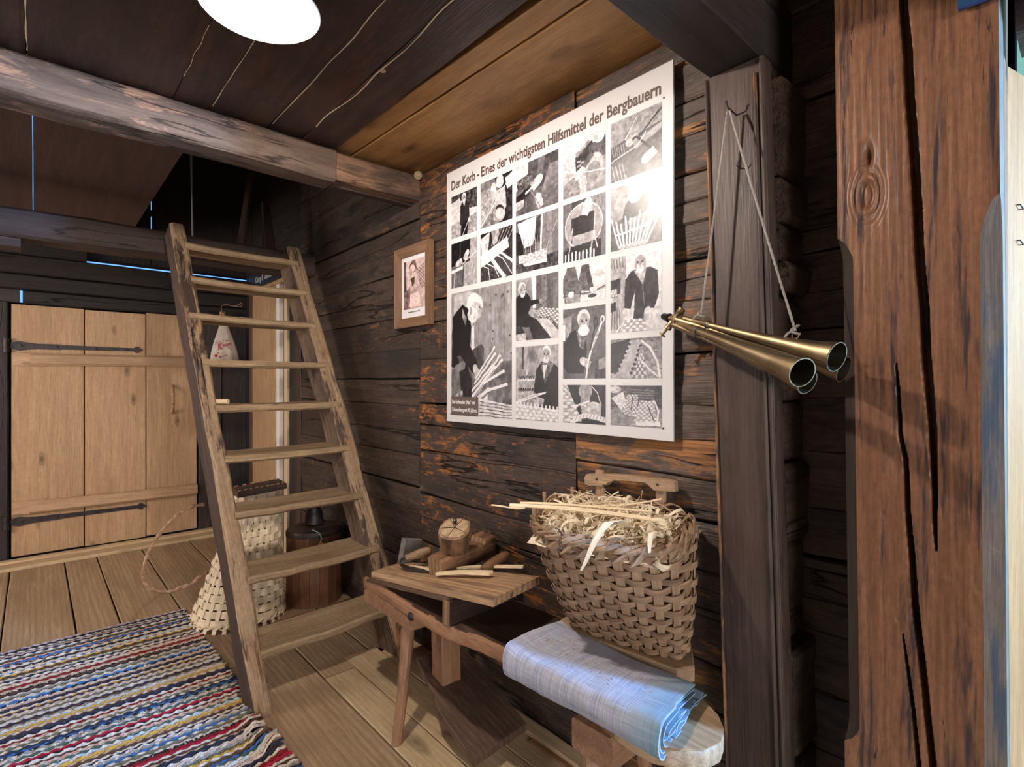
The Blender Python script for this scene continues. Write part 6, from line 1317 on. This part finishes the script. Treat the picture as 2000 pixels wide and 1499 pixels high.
for k in range(6):
    P = Vector(tb[3]).lerp(Vector(tb[2]), (k + .5) / 6) + Vector((0, -0.012, 0.034)); MB().timber(P - Vector((.009, 0, 0)), P + Vector((.009, 0.003, 0.002)), 0.008, 0.010, n=2, bev=.003, rough=.001, seed=k).build('stitch', 'bark', o)
hp = [(0.690, 3.30, 0.640), (0.615, 3.27, 0.645), (0.520, 3.23, 0.590), (0.440, 3.19, 0.500), (0.400, 3.16, 0.410), (0.395, 3.15, 0.345), (0.425, 3.14, 0.290), (0.490, 3.13, 0.258), (0.560, 3.13, 0.262), (0.625, 3.14, 0.285), (0.68, 3.16, 0.31)]
def smooth(pts, it=2):
    pts = [Vector(p) for p in pts]
    for _ in range(it):
        q = [pts[0]]
        for a, b in zip(pts, pts[1:]): q += [a * .75 + b * .25, a * .25 + b * .75]
        q.append(pts[-1]); pts = q
    return pts
sp_ = smooth(hp)
MB().tube(sp_, [0.0085 + 0.002 * math.sin(k * 1.7) for k in range(len(sp_))], 9, rough=0.25).build('twisted_handle', 'bark', fb)
tw_ = [p + Vector((0.010 * math.sin(k * 1.1), 0, 0.010 * math.cos(k * 1.1))) for k, p in enumerate(sp_[len(sp_) // 2:])]
MB().tube(tw_, 0.0055, 7, rough=0.3, seed=3).build('twisted_handle', 'bark', fb)

# ------------------------------------------------------------------ stave tub with tag, and the iron pot on it
tu = empty('stave_tub', (1.262, 3.2, 0), 'reddish wooden stave tub with dark lid behind the right side of the ladder', 'tub')
ns = 18
for k in range(ns):
    a0 = 2 * math.pi * k / ns + .006; a1 = 2 * math.pi * (k + 1) / ns - .006; P = []
    for z in (0.0, 0.425):
        for (a, rr) in ((a0, .160), (a1, .160), (a1, .145), (a0, .145)): P.append((1.262 + rr * math.cos(a), 3.2 + rr * .92 * math.sin(a), z + .001))
    mb = MB(); mb.add(P, [(p[2], (i % 2) * .05, 0) for i, p in enumerate(P)], [(0, 1, 2, 3), (4, 5, 6, 7), (0, 1, 5, 4), (1, 2, 6, 5), (2, 3, 7, 6), (3, 0, 4, 7)]); recalc(mb.build('stave', 'tub', tu, smooth=False))
MB().lathe((1.262, 3.2, 0.400), (0, 0, 1), [(0, .158), (.002, .1625), (.024, .1625), (.034, .158), (.038, .140), (.040, .06)], 40, up=(1, 0, 0), squash=.92).build('lid', 'tub_dark', tu)
MB().prism([(1.232, 3.038, 0.392), (1.195, 3.030, 0.335), (1.200, 3.030, 0.300), (1.285, 3.030, 0.308), (1.280, 3.030, 0.345)], (0, -0.003, 0), (1, 0, 0)).build('tag', 'tag', tu, smooth=False)
MB().tube(smooth([(1.20, 3.08, 0.452), (1.225, 3.05, 0.440), (1.240, 3.036, 0.410), (1.235, 3.036, 0.385)]), 0.003, 6).build('tag_string', 'green_string', tu)
pt_ = empty('iron_pot', (1.285, 3.24, 0.444), 'small black iron can with loop handle standing on the tub lid', 'pot')
MB().lathe((1.275, 3.24, 0.4445), (0, 0, 1), [(0, .052), (.004, .056), (.07, .050), (.085, .040), (.10, .040), (.103, .043), (.108, .043), (.109, .02)], 26).build('can_body', 'iron', pt_)
MB().tube(smooth([(1.315, 3.22, 0.53), (1.350, 3.20, 0.545), (1.380, 3.19, 0.525), (1.380, 3.19, 0.490), (1.355, 3.20, 0.478)]), 0.005, 7).build('can_handle', 'iron', pt_)

# ------------------------------------------------------------------ cloth bag on the back wall
bg_ = empty('cloth_bag', (1.24, 5.19, 1.50), 'off-white cloth bag with red print hanging beside the back door', 'bag')
def bag():
    mb = MB(); n = 40; prof = [(1.852, .030), (1.80, .038), (1.74, .055), (1.68, .075), (1.62, .092), (1.56, .104), (1.52, .108), (1.50, .107), (1.495, .09)]
    vs = []; gs = []
    for z, rr in prof:
        for j in range(n):
            a = 2 * math.pi * j / n; f = 1 + 0.05 * math.sin(9 * a) * (1.86 - z) / .3 + 0.03 * math.sin(5 * a + 1)
            vs.append((1.238 + rr * f * math.cos(a) + (1.86 - z) * .03, 5.178 + rr * .42 * f * math.sin(a), z)); gs.append((z, rr * math.cos(a), rr * math.sin(a)))
    fs = [(i * n + j, i * n + (j + 1) % n, (i + 1) * n + (j + 1) % n, (i + 1) * n + j) for i in range(len(prof) - 1) for j in range(n)] + [tuple(range(n)), tuple(reversed(range((len(prof) - 1) * n, len(prof) * n)))]
    mb.add(vs, gs, fs); return recalc(mb.build('bag_body', 'bag', bg_))
bag()
def onbag(z0, x0, tilt=0.25):
    def f(px, py):
        z = z0 + py + px * tilt; rr = np.interp(1.86 - z, [0, .06, .12, .18, .24, .30, .34, .36], [.03, .038, .055, .075, .092, .104, .108, .107]); x = x0 + px
        q = max(-.98, min(.98, (x - 1.238 - (1.86 - z) * .03) / (rr * 1.0))); return Vector((x, 5.178 - rr * .42 * math.sqrt(1 - q * q) * 1.10 - .003, z))
    return f
pr_ = text_mesh('auern', 'red_print', 'red_print', (0, 0, 0), (1, 0, 0), (0, 0, 1), width=0.068, height=0.036, parent=bg_, fn=onbag(1.618, 1.222))
text_mesh('K', 'red_print', 'red_print', (0, 0, 0), (1, 0, 0), (0, 0, 1), width=0.036, height=0.062, parent=bg_, fn=onbag(1.590, 1.186))
dots = MB()
for (x, z, s) in ((1.175, 1.655, .006), (1.200, 1.665, .005), (1.228, 1.672, .005), (1.256, 1.676, .007), (1.27, 1.615, .007), (1.285, 1.600, .006), (1.185, 1.565, .006), (1.17, 1.54, .013), (1.20, 1.53, .008), (1.225, 1.54, .006), (1.245, 1.545, .006)):
    c = onbag(z, x, 0)(0, 0); dots.add([c + Vector((s * math.cos(a), -.0004, s * math.sin(a))) for a in (0, .8, 1.57, 2.4, 3.14, 3.9, 4.71, 5.5)], [(0, 0, 0)] * 8, [tuple(range(8))])
dots.build('red_ornament', 'red_print', pr_, smooth=False)
MB().box((1.155, 5.115, 1.468), (1.372, 5.215, 1.492), 0, .003, 3).build('bag_base', 'bag', bg_)
for k, (x, y, h) in enumerate(((1.214, 5.165, 1.925), (1.232, 5.16, 1.915), (1.250, 5.172, 1.895), (1.222, 5.185, 1.90), (1.240, 5.182, 1.93))): MB().tube([(x, y, 1.83), (x + .002, y, h)], 0.0125, 10).build('dowel', 'cork', bg_)
MB().tube(smooth([(1.222, 5.17, 1.92), (1.220, 5.19, 1.975), (1.238, 5.20, 1.99), (1.27, 5.20, 2.0), (1.33, 5.20, 1.985), (1.378, 5.20, 2.012), (1.392, 5.20, 2.03), (1.395, 5.20, 2.0), (1.375, 5.20, 1.987), (1.335, 5.20, 1.990)]), 0.0032, 6).build('hanging_string', 'twine', bg_)

# ------------------------------------------------------------------ attic bits above the hatch
s1 = MB().timber((0.985, 3.72, 2.176), (1.125, 3.84, 2.99), 0.040, 0.026, n=8, bev=.004, rough=.002, seed=71); tag(s1.build('leaning_batten', 'loft_board'), 'slim batten leaning in the dark hatch above the ladder', 'batten')
s2_ = MB().timber((1.160, 3.71, 2.176), (1.145, 3.74, 2.50), 0.10, 0.030, n=8, bev=.004, rough=.002, seed=72, taper=0.55); tag(s2_.build('leaning_board', 'loft'), 'broad board standing in the dark hatch beside the slim batten', 'board')
c_ = MB().tube([(0.706, 3.66, 2.176), (0.704, 3.66, 2.40), (0.700, 3.66, 2.60), (0.696, 3.66, 2.9)], [0.006, 0.004, 0.006, 0.009], 7, rough=.3); tag(c_.build('frayed_rope', 'web'), 'pale frayed rope hanging in the hatch behind the ladder top', 'rope')
nst = MB().lathe((1.405, 2.262, 2.322), (-.3, -.6, -.2), [(-.008, .020), (0.0, .021), (.008, .016), (.013, .006)], 14); tag(nst.build('wasp_nest', 'nest'), 'small ochre mud nest in the corner above the beam end', 'nest')
